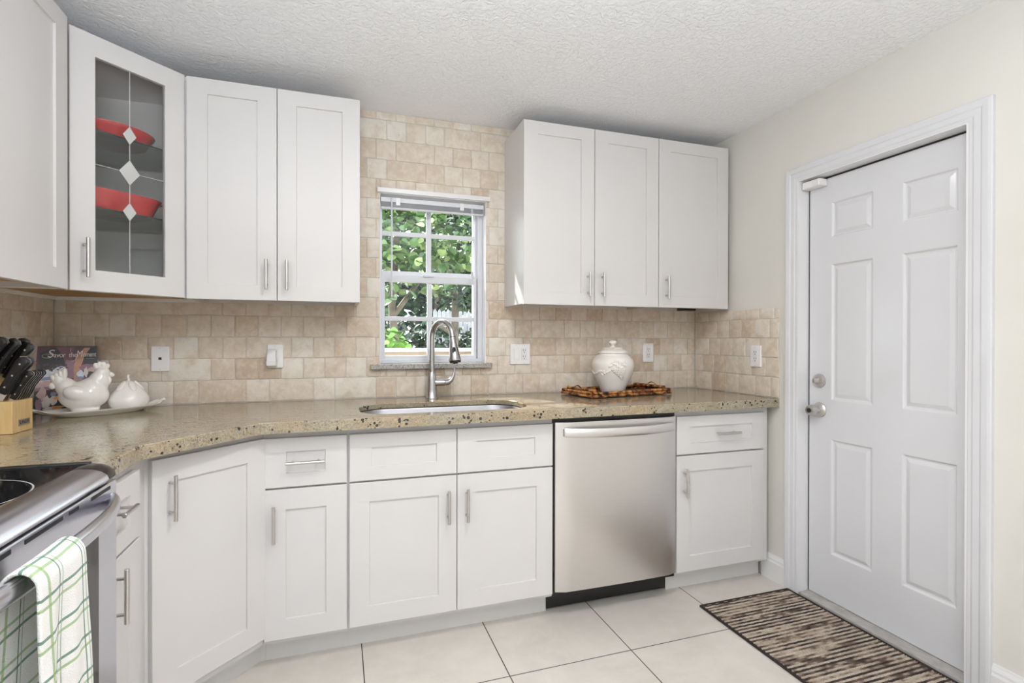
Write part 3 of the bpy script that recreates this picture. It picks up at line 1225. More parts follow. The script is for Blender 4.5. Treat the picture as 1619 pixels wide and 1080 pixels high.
def base_cabinet(loc, rz, W, depth, label, parts, toe=(0.0, None), group='white base cabinets', ztop=0.9045, hollow=False):
    r = thing('base_cabinet', (loc[0], loc[1], 0), rz, label, 'cabinet', group)
    mb = MB()
    if hollow:
        mb.box(0, W, 0, 0.018, 0.100, ztop)
        mb.box(0.0005, 0.016, 0.018, depth, 0.119, ztop - 0.0005)
        mb.box(W - 0.016, W - 0.0005, 0.018, depth, 0.119, ztop - 0.0005)
        mb.box(0.0005, W - 0.0005, 0.018, depth, 0.1005, 0.119)
    else:
        mb.box(0, W, 0, depth, 0.100, ztop)
    mb.build('carcass', 'cab_side', r, local=True)
    t1 = W if toe[1] is None else toe[1]
    mb = MB()
    mb.box(toe[0], t1, 0.070, depth, 0.0, 0.0995)
    mb.build('toe_kick', 'cab_side', r, local=True)
    for kind, a, b, z0, z1, hx, hz, vert in parts:
        if kind == 'drawer':
            door_part(r, a, z0, b - a, z1 - z0, hx, hz, 'drawer_front', min(0.078, (b - a) * 0.3), 0.052, vert, 0.092 if b - a < 0.28 else 0.138)
        elif kind == 'panel':
            door_part(r, a, z0, b - a, z1 - z0, None, None, 'false_front', 0.083, 0.055)
        else:
            door_part(r, a, z0, b - a, z1 - z0, hx, hz, 'door', 0.076, 0.076, vert)
    return r


GAP = 0.6911
DT = 0.6835
x0 = 0.8985
base_cabinet((x0, YF), 0, 1.2012 - x0, 0.60, 'narrow white base cabinet with drawer beside the sink cabinet',
             [('drawer', 0.003, 1.1968 - x0, GAP, ZB1, 0.149, 0.786, False), ('door', 0.003, 1.1968 - x0, ZB0, DT, 0.040, 0.560, True)])
x0 = 1.2015
base_cabinet((x0, YF), 0, 2.0710 - x0, 0.60, 'wide white sink base cabinet with two doors and two false drawer fronts',
             [('panel', 0.005, 1.6335 - x0, GAP, ZB1, None, None, None), ('panel', 1.6365 - x0, 2.0669 - x0, GAP, ZB1, None, None, None),
              ('door', 0.005, 1.6335 - x0, ZB0, DT, 0.395, 0.560, True), ('door', 1.6365 - x0, 2.0669 - x0, ZB0, DT, 0.474, 0.560, True)], hollow=True)
x0 = 2.7165
base_cabinet((x0, YF), 0, 3.2870 - x0, 0.60, 'white base cabinet with drawer between the dishwasher and right wall',
             [('drawer', 0.001, 3.2478 - x0, GAP, ZB1, 0.290, 0.786, False), ('door', 0.001, 3.2478 - x0, ZB0, DT, 0.040, 0.560, True)], toe=(0.0, 3.3005 - 2.7165))
# narrow cabinet beside the range, front faces +x
y0 = -1.2525
base_cabinet((0.6087, y0), PI / 2, -0.907 - y0, 0.60, 'slim white base cabinet with drawer next to the range',
             [('drawer', 0.003, -1.010 - y0, GAP, ZB1, 0.078, 0.808, False), ('door', 0.003, -1.010 - y0, ZB0, DT, 0.048, 0.600, True)], ztop=0.9045)
# diagonal corner base cabinet
p0 = Vector((0.6087, -0.9065))
p1 = Vector((0.8980, -0.6090))
an2 = math.atan2(p1.y - p0.y, p1.x - p0.x)
dl = (p1 - p0).length
cb = thing('corner_base_cabinet', (p0.x, p0.y, 0), an2, 'white diagonal corner base cabinet with one full-height door', 'cabinet', 'white base cabinets')
mb = MB()
mb.prism([(0.003, -0.9062), (0.6085, -0.9062), tuple(p1 - Vector((0.0005, 0))), (0.8975, -0.003), (0.003, -0.003)], 0.100, 0.9045, 'XY')
mb.build('carcass', 'cab_side', cb)
mb = MB()
mb.prism([(0.003, -0.9062), (0.540, -0.9062), (0.545, -0.885), (0.880, -0.541), (0.8975, -0.5385), (0.8975, -0.003), (0.003, -0.003)], 0.0, 0.0995, 'XY')
mb.build('toe_kick', 'cab_side', cb)
door_part(cb, 0.010, 0.130, dl - 0.016, 0.879 - 0.130, 0.062, 0.755, L=0.142)

# ================================================================== WORKTOP
outer = [(0.001, -0.001), (0.001, -1.2535), (0.634, -1.2535), (0.634, -1.020), (0.902, -0.694), (3.3080, -0.664), (3.3080, -0.001)]
sink_cx, sink_cy = 1.622, -0.425


def sink_ring(hx, yb, yf, rb, rf, n=10):
    pts = []
    for (cx_, cy_, r, a0) in ((sink_cx + hx - rb, yb - rb, rb, 0), (sink_cx - hx + rb, yb - rb, rb, 90), (sink_cx - hx + rf, yf + rf, rf, 180), (sink_cx + hx - rf, yf + rf, rf, 270)):
        for i in range(n + 1):
            a = math.radians(a0 + 90 * i / n)
            pts.append((cx_ + r * math.cos(a), cy_ + r * math.sin(a)))
    return pts


def offset_poly(poly, d):
    n = len(poly)
    area = sum(poly[i][0] * poly[(i + 1) % n][1] - poly[(i + 1) % n][0] * poly[i][1] for i in range(n))
    s = 1 if area > 0 else -1
    out = []
    for i in range(n):
        a, b, c_ = Vector(poly[i - 1]), Vector(poly[i]), Vector(poly[(i + 1) % n])
        e1, e2 = (b - a).normalized(), (c_ - b).normalized()
        n1, n2 = Vector((-e1.y, e1.x)) * s, Vector((-e2.y, e2.x)) * s
        m = (n1 + n2)
        m = m / max(m.length_squared / 2, 1e-6) if m.length > 1e-6 else n1
        out.append(tuple(b + m * d))
    return out


def slab_with_hole(outer, hole, z0, z1, ease):
    bm = bmesh.new()

    def loop(pts, z):
        return [bm.verts.new((x, y, z)) for x, y in pts]

    def edges(vs):
        return [bm.edges.new((vs[i], vs[(i + 1) % len(vs)])) for i in range(len(vs))]
    for z, ins in ((z1, ease), (z0, 0.0)):
        pass
    oT, hT = loop(offset_poly(outer, ease), z1), loop(offset_poly(hole, -ease), z1)
    oM, hM = loop(outer, z1 - ease), loop(hole, z1 - ease)
    oB, hB = loop(outer, z0), loop(hole, z0 + 0.0195)
    for o_, h_ in ((oT, hT), (oB, hB)):
        bmesh.ops.triangle_fill(bm, use_beauty=True, edges=edges(o_) + edges(h_))
    hx_ = max(p[0] for p in hole) - min(p[0] for p in hole)

    def inside(x, y):
        c_ = False
        for i in range(len(hole)):
            (x1, y1), (x2, y2) = hole[i], hole[i - 1]
            if (y1 > y) != (y2 > y) and x < (x2 - x1) * (y - y1) / (y2 - y1) + x1:
                c_ = not c_
        return c_
    bad = [f for f in bm.faces if inside(f.calc_center_median().x, f.calc_center_median().y)]
    bmesh.ops.delete(bm, geom=bad, context='FACES_ONLY')
    for chain in ((oT, oM, oB), (hT, hM, hB)):
        for a, b in zip(chain, chain[1:]):
            for i in range(len(a)):
                j = (i + 1) % len(a)
                bm.faces.new((a[i], a[j], b[j], b[i]))
    bmesh.ops.recalc_face_normals(bm, faces=bm.faces)
    return bm


hole = sink_ring(0.370, -0.250, -0.600, 0.125, 0.125)
mb = MB()
mb.bm.free()
mb.bm = slab_with_hole(outer, hole, 0.9055, ZT, 0.003)
wt = mb.build('worktop', 'granite')
tag(wt, 'polished beige speckled granite worktop running round the corner', 'worktop')

# ---- undermount sink
sk = thing('sink', (sink_cx, sink_cy, 0.72), label='stainless steel undermount sink in front of the window', cat='sink')
mb = MB()


def sr(hx, yb, yf, r, z):
    return [(x, y, z) for x, y in sink_ring(hx, yb, yf, r, r)]


mb.loft([sr(0.384, -0.236, -0.614, 0.137, 0.9205), sr(0.372, -0.248, -0.603, 0.127, 0.9205), sr(0.368, -0.252, -0.600, 0.122, 0.914), sr(0.356, -0.262, -0.592, 0.10, 0.75),
         sr(0.335, -0.280, -0.580, 0.085, 0.728), sr(0.05, -0.40, -0.48, 0.039, 0.722)], cap0=False, cap1=False, smooth=True)
mb.build('basin', 'basin', sk, smooth=True)
mb = MB()
mb.lathe([(0.0, 0.7205), (0.058, 0.7205), (0.060, 0.7235), (0.050, 0.725), (0.043, 0.722), (0.0, 0.721)], 28, (sink_cx, -0.44, 0))
mb.build('drain', 'chrome', sk, smooth=True)

# ---- faucet
fx, fy = 1.620, -0.100
f = thing('faucet', (fx, fy, ZT), label='brushed steel gooseneck pull-down faucet behind the sink', cat='faucet')
mb = MB()
mb.lathe([(0.0, ZT + 0.0005), (0.032, ZT + 0.0005), (0.032, ZT + 0.006), (0.029, ZT + 0.010), (0.0275, ZT + 0.05), (0.0235, ZT + 0.095), (0.0195, ZT + 0.128), (0.0165, ZT + 0.136), (0.0, ZT + 0.136)], 32, (fx, fy, 0))
mb.build('faucet_body', 'chrome', f, smooth=True)
mb = MB()
dx, dy = 0.50, -0.866
pts, R = [], 0.078
for i in range(6):
    pts.append((fx, fy, ZT + 0.13 + i * 0.036))
ztop = ZT + 0.31
for i in range(1, 19):
    a = PI * i / 18 * 0.97
    s = R * (1 - math.cos(a))
    pts.append((fx + dx * s, fy + dy * s, ztop + R * 1.05 * math.sin(a)))
mb.tube(pts, 0.0145, 20)
mb.build('spout', 'chrome', f, smooth=True)
e = Vector(pts[-1])
d = (Vector(pts[-1]) - Vector(pts[-2])).normalized()
mb = MB()
q = d.to_track_quat('Z', 'Y').to_matrix().to_4x4()
mb.lathe([(0.0, -0.005), (0.0145, -0.004), (0.0155, 0.0), (0.0160, 0.028), (0.018, 0.034), (0.0215, 0.06), (0.027, 0.10), (0.0305, 0.118), (0.0295, 0.122), (0.0, 0.122)], 28, M4=Matrix.Translation(e) @ q)
sh = mb.build('spray_head', 'chrome', f, smooth=True)
mb = MB()
mb.lathe([(0.0, 0.122), (0.0285, 0.1222), (0.0265, 0.131), (0.012, 0.132), (0.012, 0.136), (0.0, 0.136)], 24, M4=Matrix.Translation(e) @ q)
mb.build('spray_nozzle', 'black', sh, smooth=True)
mb = MB()
mb.lathe([(0.0158, 0.0), (0.0160, 0.0015), (0.0158, 0.003)], 24, M4=Matrix.Translation(e + d * 0.002) @ q)
mb.build('seal_ring', 'black', sh, smooth=True)
mb = MB()
bc = e + d * 0.070 + Vector((-0.25, -0.97, 0.0)).normalized() * 0.0225
mb.lathe([(0.0, -0.004), (0.010, -0.003), (0.0085, 0.003), (0.0, 0.004)], 20, axis='Y', sx=0.95, sy=1.75, M4=Matrix.Translation(bc))
mb.build('spray_button', 'black_gloss', sh, smooth=True)
mb = MB()
hz = ZT + 0.082
mb.cyl((fx + 0.015, fy - 0.004, hz), (fx + 0.066, fy - 0.010, hz), 0.0185, 24, bev=0.002)
mb.build('valve_housing', 'chrome', f, smooth=True)
mb = MB()
mb.tube([(fx + 0.067, fy - 0.010, hz), (fx + 0.082, fy - 0.012, hz + 0.002), (fx + 0.096, fy - 0.014, hz + 0.012), (fx + 0.107, fy - 0.016, hz + 0.030), (fx + 0.113, fy - 0.017, hz + 0.055), (fx + 0.1145, fy - 0.018, hz + 0.074)],
        [0.0185, 0.0165, 0.013, 0.009, 0.006, 0.0045], 18)
mb.build('lever_handle', 'chrome', f, smooth=True)

# ================================================================== DISHWASHER
dw = thing('dishwasher', (2.394, -0.35, 0), label='stainless steel dishwasher under the right part of the worktop', cat='dishwasher')
mb = MB()
mb.box(2.0725, 2.7145, -0.612, -0.02, 0.10, 0.9035)
mb.build('tub', 'black', dw)
mb = MB()
YP = -0.640
prof = []
n = 14
for i in range(n + 1):        # gently bowed panel, rolled at both sides
    s = i / n
    x = 2.0800 + s * (2.7120 - 2.0800)
    edge = min(s, 1 - s)
    y = YP - 0.006 * (1 - (2 * s - 1) ** 2) + 0.014 * max(0.0, 1 - edge / 0.03) ** 2
    prof.append((x, y))
poly = [(2.7120, -0.6125), (2.0800, -0.6125)] + prof
mb.prism(poly, 0.124, 0.880, 'XY')
dp = mb.build('door_panel', 'steel', dw, smooth=True, angle=50)
mb = MB()
hp = []
for i in range(25):
    s = i / 24
    x = 2.118 + s * (2.684 - 2.118)
    b = 1 - abs(2 * s - 1) ** 2.6
    hp.append((x, YP - 0.010 - 0.036 * b, 0.836 - 0.004 * b))
mb.tube(hp, [0.007] * 25, 14, ry=[0.021] * 25, up=(0, 0, 1))
for x in (2.121, 2.681):
    mb.box(x - 0.008, x + 0.008, YP - 0.012, YP + 0.010, 0.818, 0.854, 0.004)
mb.build('handle', 'steel', dp, smooth=True)
mb = MB()
mb.box(2.0725, 2.7145, -0.540, -0.05, 0.012, 0.0985)
mb.build('toe_panel', 'black', dw)

# ================================================================== RANGE
RY1, RY0 = -1.2620, -2.022      # right (near window) side and left side
rg = thing('range', (0.33, (RY0 + RY1) / 2, 0), label='stainless electric range with black glass cooktop at the left edge', cat='range')
mb = MB()
mb.box(0.010, 0.628, RY0, RY1, 0.03, 0.925)
mb.build('body', 'black', rg)
mb = MB()
mb.box(0.030, 0.612, RY0 + 0.001, RY1 - 0.001, 0.9255, 0.9545, 0.003)
ct = mb.build('cooktop', 'cooktop', rg)
mb = MB()
for ya in (RY1 - 0.014, RY0 - 0.001):
    mb = MB()
    mb.box(0.030, 0.610, ya, ya + 0.015, 0.926, 0.9585, 0.003)
    mb.build('side_rim', 'black_gloss', ct)
for (bx, by, br) in ((0.455, -1.530, 0.150), (0.200, -1.480, 0.090), (0.455, -1.85, 0.10), (0.200, -1.83, 0.12)):
    mb = MB()
    for i in range(64):
        a, b = 2 * PI * i / 64, 2 * PI * (i + 1) / 64
        q = []
        for (aa, rr) in ((a, br), (b, br), (b, br - 0.0028), (a, br - 0.0028)):
            q.append((bx + rr * math.cos(aa), by + rr * math.sin(aa), 0.9549))
        mb.quad(q)
    mb.build('burner_ring', 'ring', ct)
bn = [(0.606, 0.926), (0.606, 0.9575), (0.622, 0.9595), (0.645, 0.957), (0.662, 0.951), (0.673, 0.942), (0.676, 0.933), (0.670, 0.926)]
mb = MB()
mb.prism(bn, RY0 + 0.03, RY1 - 0.090, 'XZ')
mb.build('front_trim', 'range_steel', rg, smooth=True)
for s, ya, yb in ((1, RY1 - 0.0895, RY1 - 0.008), (-1, RY0, RY0 + 0.0295)):  # right cap stretched in black to take in the trim's dark reflection
    mb = MB()
    rings = []
    for k in range(7):
        t_ = k / 6
        y = ya + (yb - ya) * t_ if s > 0 else yb + (ya - yb) * t_
        sc_ = math.sqrt(max(0.0, 1 - (t_ * 0.94) ** 3))
        rings.append([(0.606 + (x - 0.606) * (0.25 + 0.75 * sc_) * 1.01, y, 0.926 + (zz - 0.926) * (0.75 + 0.25 * sc_) * 1.01) for x, zz in bn])
    mb.loft(rings, smooth=True)
    mb.build('end_cap', 'black_gloss', rg, smooth=True)
# oven door
mb = MB()
mb.box(0.6285, 0.660, RY0 + 0.002, RY1 - 0.002, 0.265, 0.914, 0.004)
od = mb.build('oven_door', 'range_steel', rg)
for (ya, yb) in ((-1.401, -1.302), (-1.496, -1.457), (-1.650, -1.522), (-1.74, -1.69)):
    mb = MB()
    mb.box(0.655, 0.6606, ya, yb, 0.8985, 0.9065)
    mb.build('vent_slot', 'dark', od)
mb = MB()
mb.box(0.656, 0.6612, -1.90, -1.365, 0.40, 0.822, 0.002)
mb.build('oven_window', 'oven_glass', od)
mb = MB()
hp = [(0.655, -1.290, 0.868), (0.664, -1.296, 0.869), (0.674, -1.318, 0.871), (0.690, -1.365, 0.874), (0.705, -1.43, 0.876), (0.714, -1.50, 0.878), (0.718, -1.57, 0.879), (0.719, -1.642, 0.879)]
hp = hp + [(x, -3.284 - y, zz) for x, y, zz in hp[-2::-1]]
mb.tube(hp, [0.012, 0.012, 0.0115] + [0.011] * (len(hp) - 6) + [0.0115, 0.012, 0.012], 16, ry=[0.019, 0.019, 0.0185] + [0.0165] * (len(hp) - 6) + [0.0185, 0.019, 0.019], up=(0, 0, 1))
mb.build('handle', 'range_steel', od, smooth=True)
mb = MB()
mb.box(0.6285, 0.655, RY0 + 0.002, RY1 - 0.002, 0.06, 0.258, 0.004)
mb.build('storage_drawer', 'range_steel', rg)

# ---- towel over the oven handle
tw_w0, tw_w1 = -1.795, -1.645
path = []
for i in range(13):
    path.append((0.690 - 0.004 * (1 - i / 12), 0.470 + (0.868 - 0.470) * i / 12))
for i in range(1, 12):
    a = PI - PI * i / 12
    path.append((0.7185 + 0.0285 * math.cos(a), 0.870 + 0.0365 * math.sin(a)))
for i in range(1, 19):
    path.append((0.7455 + 0.002 * (i / 18) ** 1.5, 0.868 - (0.868 - 0.42) * i / 18))
L = [0.0]
for a, b in zip(path, path[1:]):
    L.append(L[-1] + math.hypot(b[0] - a[0], b[1] - a[1]))
bm = bmesh.new()
uvl = bm.loops.layers.uv.new('UVMap')
nu = 22
grid = []
for k, (px_, pz_) in enumerate(path):
    row = []
    fall = max(0.0, abs(L[k] - L[18]) - 0.03)
    for i in range(nu + 1):
        u = i / nu
        front = 1 if k > 18 else -1
        wave = 0.0055 * min(1, fall * 5) * math.sin(u * 7.5 + (0.6 if front > 0 else 2.2) + L[k] * 1.5) + 0.004 * min(1, fall * 6) * math.sin(u * 15 + 1 + L[k] * 6)
        spread = 1 + 0.10 * fall if front > 0 else 1 + 0.15 * fall
        mid = (tw_w0 + tw_w1) / 2 + (0.012 * fall if front > 0 else -0.020 * fall)
        y = mid + (u - 0.5) * (tw_w1 - tw_w0) * spread + (0.008 * fall * math.sin(L[k] * 9 + 1))
        sag = -0.006 * math.sin(u * PI) * (1 if 13 <= k <= 23 else 0)
        v = bm.verts.new((px_ + (wave + 0.002 * min(1, fall * 4)) * front if front > 0 else px_ - 0.006 * min(1, fall * 4) + wave * 0.35, y, pz_ + sag * 0.3))
        row.append((v, u, L[k]))
    grid.append(row)
for a, b in zip(grid, grid[1:]):
    for i in range(nu):
        q = (a[i], a[i + 1], b[i + 1], b[i])
        fc = bm.faces.new([p[0] for p in q])
        fc.smooth = True
        for lp, p in zip(fc.loops, q):
            lp[uvl].uv = (p[1] * 0.185, p[2])
me = bpy.data.meshes.new('dish_towel')
bm.to_mesh(me)
bm.free()
me.materials.append(M['towel'])
tw = bpy.data.objects.new('dish_towel', me)
COL.objects.link(tw)
bake(tw, [('SOLIDIFY', dict(thickness=0.007, offset=1.0)), ('SUBSURF', dict(levels=1, render_levels=1))])
tag(tw, 'white and green plaid dish towel hanging over the oven handle', 'towel')

# ================================================================== COUNTER OBJECTS
ZC_ = ZT + 0.0005
# ---- knife block
kb = thing('knife_block', (0.105, -0.640, ZC_), label='pale maple knife block full of black-handled knives', cat='knife block')
mb = MB()
mb.prism([(-0.080, 0.0), (0.085, 0.0), (0.085, 0.103), (0.020, 0.103), (-0.0800, 0.103)], -0.058, 0.058, 'XZ', 0.002)
mb.prism([(-0.080, 0.1035), (0.018, 0.1035), (0.048, 0.160), (-0.028, 0.200), (-0.080, 0.130)], -0.0575, 0.0575, 'XZ', 0.002)
mb.build('block', 'block', kb, local=True)
mb = MB()
mb.box(0.085, 0.0862, -0.0255, 0.038, 0.020, 0.0415, 0.0004)
lp_ = mb.build('name_plate', 'label_plate', kb, local=True)
me = text_mesh('SUNLIFE', 0.0175, 0.0002, spacing=0.92)
me.transform(Matrix.Translation((0.0866, 0.0062, 0.0305)) @ Matrix.Rotation(PI / 2, 4, 'Z') @ Matrix.Rotation(PI / 2, 4, 'X'))
me.materials.append(M['plate_ink'])
o = bpy.data.objects.new('lettering', me)
COL.objects.link(o)
o.parent = lp_
WM[o] = WM[kb]


# ---- knives: handle along local z, wide side in local xz
def make_knife(name, label, group, hl, wdt, thk, blade_l, blade_w):
    r = thing(name, (0, 0, 0), 0, label, 'knife', group)
    front = [(0.42, 0.0), (0.47, 0.18), (0.36, 0.42), (0.40, 0.62), (0.55, 0.84), (0.62, 0.93), (0.40, 1.0)]
    back = [(-0.10, 1.02), (-0.42, 0.97), (-0.52, 0.85), (-0.46, 0.55), (-0.44, 0.25), (-0.42, 0.0)]
    prof = [(a * wdt, b * hl) for a, b in front + back]
    for s in (-1, 1):
        mb = MB()
        h0, h1 = (0.0011, thk / 2) if s > 0 else (-thk / 2, -0.0011)
        mb.prism(prof, h0, h1, 'XZ', min(0.0022, thk / 5))
        mb.build('handle_scale', 'black_gloss', r, local=True, smooth=True, angle=60)
    mb = MB()
    mb.prism([(a * 1.10, b * 1.012) for a, b in prof], -0.0011, 0.0011, 'XZ')
    mb.prism([(-blade_w * 0.40, 0.002), (blade_w * 0.42, 0.002), (blade_w * 0.42, -blade_l), (-blade_w * 0.40, -blade_l)], -0.0010, 0.0010, 'XZ')
    mb.build('blade', 'blade', r, local=True)
    for k in (0.18, 0.50, 0.82):
        mb = MB()
        for s in (-1, 1):
            mb.cyl((0.0, s * (thk / 2 - 0.001), hl * k), (0.0, s * (thk / 2 + 0.0004), hl * k), 0.0028 if hl > 0.1 else 0.002, 12)
        mb.build('rivet', 'blade', r, local=True, smooth=True)
    return r


big = make_knife('chef_knife', '', 'large knives in the block', 0.128, 0.030, 0.020, 0.03, 0.030)
small = make_knife('steak_knife', '', 'steak knives in the block', 0.100, 0.021, 0.0115, 0.02, 0.016)
BX, BY, BZ = 0.105, -0.640, ZC_


def put(k, src, first, lx, ly, lz, tilt, label):
    loc, rot = (BX + lx, BY + ly, BZ + lz), (0, tilt, 0)
    if first:
        src.location = loc
        src.rotation_euler = rot
        src['label'] = label
        return src
    return copy_tree(src, loc, rot, label)


th = math.radians(28)
put(0, big, True, -0.006, -0.040, 0.192, th, 'large black-handled knife at the back row, leftmost in the block')
put(1, big, False, 0.010, -0.008, 0.186, th, 'large black-handled knife at the back row, second from the left')
put(2, big, False, 0.012, 0.042, 0.188, th, 'large black-handled knife at the back row, rightmost and tallest')
put(3, big, False, 0.034, 0.024, 0.172, th, 'black-handled knife just below the tallest one in the block')
put(4, big, False, 0.048, -0.034, 0.128, th, 'black three-rivet knife with bare blade, nearest of the middle row')
put(5, big, False, 0.048, -0.012, 0.128, th, 'black-handled knife second in the middle row of the block')
names = ('first', 'second', 'third', 'fourth', 'fifth', 'sixth')
for i in range(6):
    put(i, small, i == 0, 0.068, -0.020 + i * 0.0145, 0.108, th, 'small black steak knife, %s from the left in the front row' % names[i])


# ---- blob helper for ceramics: ellipsoids fused into one skin
def blob(name, ells, mat, parent, voxel=0.004, smooth_it=6):
    mb = MB()
    for (cx, cy, cz, rx, ry, rz_, rot) in ells:
        t_ = bmesh.new()
        bmesh.ops.create_uvsphere(t_, u_segments=24, v_segments=14, radius=1.0)
        mb.merge(t_, None, Matrix.Translation((cx, cy, cz)) @ Euler(rot).to_matrix().to_4x4() @ Matrix.Diagonal((rx, ry, rz_, 1)))
    o = mb.build(name, mat, parent, local=True, recalc=True)
    bake(o, [('REMESH', dict(mode='VOXEL', voxel_size=voxel)), ('SMOOTH', dict(factor=0.5, iterations=smooth_it))])
    if not o.data.materials:
        o.data.materials.append(M[mat])
    for p in o.data.polygons:
        p.use_smooth = True
    return o


# ---- platter
pl_c = Vector((0.262, -0.236, ZC_))
pl_a = math.atan2(0.27, 0.35)
pt = thing('platter', pl_c, pl_a, 'long white ceramic platter with leaf-shaped ends under the hen', 'platter')


def pring(a, b, z, lift=0.0, n=72, flute=0.0):
    out = []
    for i in range(n):
        t_ = 2 * PI * i / n
        ca, sa = math.cos(t_), math.sin(t_)
        # pointed ends
        x = a * math.copysign(abs(ca) ** 0.92, ca)
        y = b * math.copysign(abs(sa) ** 1.12, sa)
        e = max(0.0, abs(ca) - 0.72) / 0.28
        fl = 1 + flute * e * math.sin(9 * math.atan2(y * 3, abs(x) - a * 0.55))
        out.append((x * (1 + 0.02 * (fl - 1)), y * fl, z + lift * e ** 1.4 + flute * 0.03 * e * math.cos(14 * t_)))
    return out


mb = MB()
mb.loft([pring(0.135, 0.052, 0.0), pring(0.142, 0.058, 0.0005), pring(0.150, 0.062, 0.006), pring(0.200, 0.078, 0.016, 0.008, flute=0.08), pring(0.224, 0.087, 0.023, 0.014, flute=0.14),
         pring(0.226, 0.088, 0.0255, 0.015, flute=0.14), pring(0.221, 0.085, 0.0265, 0.014, flute=0.14), pring(0.195, 0.074, 0.020, 0.008, flute=0.10), pring(0.150, 0.060, 0.0105), pring(0.130, 0.048, 0.0095)], smooth=True)
mb.build('dish', 'ceramic', pt, local=True, smooth=True, angle=80)

# ---- hen figurine
hn_a = 0.30
hn = thing('hen_figurine', (0.212, -0.268, ZC_ + 0.0105), hn_a, 'glossy white ceramic hen figurine standing on the platter', 'figurine')
hn.scale = (0.98, 1.0, 1.13)
blob('body', [(0.0, 0, 0.060, 0.082, 0.060, 0.052, (0, 0, 0)), (0.022, 0, 0.072, 0.056, 0.052, 0.050, (0, 0, 0)), (0.046, 0, 0.104, 0.037, 0.034, 0.042, (0, 0.25, 0)),
              (0.057, 0, 0.134, 0.028, 0.025, 0.027, (0, 0, 0)), (-0.052, 0, 0.088, 0.042, 0.034, 0.034, (0, 0.7, 0)), (-0.076, 0, 0.112, 0.026, 0.022, 0.030, (0, -0.35, 0)),
              (-0.018, 0.045, 0.070, 0.046, 0.022, 0.026, (0, 0.25, 0)), (-0.018, -0.045, 0.070, 0.046, 0.022, 0.026, (0, 0.25, 0)),
              (0.004, 0, 0.012, 0.048, 0.038, 0.013, (0, 0, 0))], 'ceramic', hn, 0.0035, 6)
blob('comb', [(0.036 + 0.0125 * i, 0, 0.158 + (0.005, 0.010, 0.009, 0.002)[i], 0.0085, 0.007, 0.011, (0, 0.2 * i - 0.2, 0)) for i in range(4)] + [(0.054, 0, 0.152, 0.022, 0.006, 0.009, (0, 0.12, 0))], 'ceramic', hn, 0.002, 3)
blob('beak', [(0.084, 0, 0.131, 0.015, 0.010, 0.009, (0, 0.35, 0)), (0.076, 0, 0.126, 0.010, 0.007, 0.006, (0, 0.4, 0))], 'ceramic', hn, 0.002, 2)
blob('wattle', [(0.078, 0.008, 0.110, 0.010, 0.007, 0.015, (0, 0, 0)), (0.078, -0.008, 0.110, 0.010, 0.007, 0.015, (0, 0, 0))], 'ceramic', hn, 0.002, 2)
blob('tail', [(-0.090 + 0.010 * i, s * 0.010, 0.118 + 0.006 * i, 0.009, 0.008, 0.022, (0, -0.6 + 0.2 * i, 0)) for i in range(4) for s in (-1, 1)] +
     [(-0.096, s * 0.009, 0.098, 0.012, 0.008, 0.012, (0, 0, 0)) for s in (-1, 1)], 'ceramic', hn, 0.0028, 2)

# ---- pear-shaped ceramic
pr_ = thing('ceramic_pear', (0.331, -0.180, ZC_ + 0.0105), 0.3, 'white ceramic pear-shaped jar with leaves and a stem beside the hen', 'figurine')
mb = MB()
prof = [(0.0, 0.0), (0.050, 0.0), (0.064, 0.010), (0.073, 0.030), (0.072, 0.045), (0.064, 0.062), (0.050, 0.080), (0.034, 0.098), (0.022, 0.110), (0.012, 0.117), (0.0, 0.119)]
rings = []
for r_, z_ in prof:
    rings.append([(r_ * (1 + 0.015 * math.cos(5 * 2 * PI * i / 60)) * math.cos(2 * PI * i / 60), r_ * (1 + 0.015 * math.cos(5 * 2 * PI * i / 60)) * math.sin(2 * PI * i / 60), z_) for i in range(60)])
mb.loft(rings, smooth=True, cap0=False, cap1=False)
o = mb.build('body', 'ceramic', pr_, local=True, smooth=True, angle=80)
bake(o, [('SUBSURF', dict(levels=1, render_levels=1))])
mb = MB()
mb.tube([(0, 0, 0.114), (0.001, 0, 0.124), (-0.002, 0, 0.134), (0.001, -0.001, 0.142)], [0.007, 0.005, 0.005, 0.006], 12)
mb.build('stem', 'ceramic', pr_, local=True, smooth=True)
for a in (-2.3, -1.15, 0.2, 1.6):
    ca, sa = math.cos(a), math.sin(a)
    blob('leaf', [(ca * 0.037, sa * 0.037, 0.0965, 0.027, 0.014, 0.0062, (0, 0.85, a))], 'ceramic', pr_, 0.002, 1)

# ---- cookbook leaning across the corner
bw, bh, bt = 0.200, 0.272, 0.020
bk = thing('cookbook', (0.100, -0.122, ZC_ + 0.003), 0, 'cookbook with a dark vineyard painting on its cover, leaning behind the hen', 'book',
           rot=(math.radians(-9), 0, math.radians(27)))
mb = MB()
mb.box(-bw / 2, bw / 2, 0.0, 0.002, 0, bh)
mb.box(-bw / 2, bw / 2, bt - 0.002, bt, 0, bh)
mb.box(-bw / 2, -bw / 2 + 0.002, 0.002, bt - 0.002, 0, bh)
cov = None
# the printed picture as fields of ink on the cover board
P = lambda *pts: [(-bw / 2 + x * bw, z * bh) for x, z in pts]
layer = [0]


def field(pts, key):
    layer[0] += 1
    y = -0.00003 * layer[0]
    mb.quad([(x, y, z) for x, z in P(*pts)], key)


def oval(cx, cz, rx, rz_, key, n=14, ph=0.0, jag=0.0):
    rr = random.Random(int(cx * 1000 + cz * 77))
    field([(cx + rx * (1 + rr.uniform(-jag, jag)) * math.cos(2 * PI * i / n + ph), cz + rz_ * (1 + rr.uniform(-jag, jag)) * math.sin(2 * PI * i / n + ph)) for i in range(n)], key)


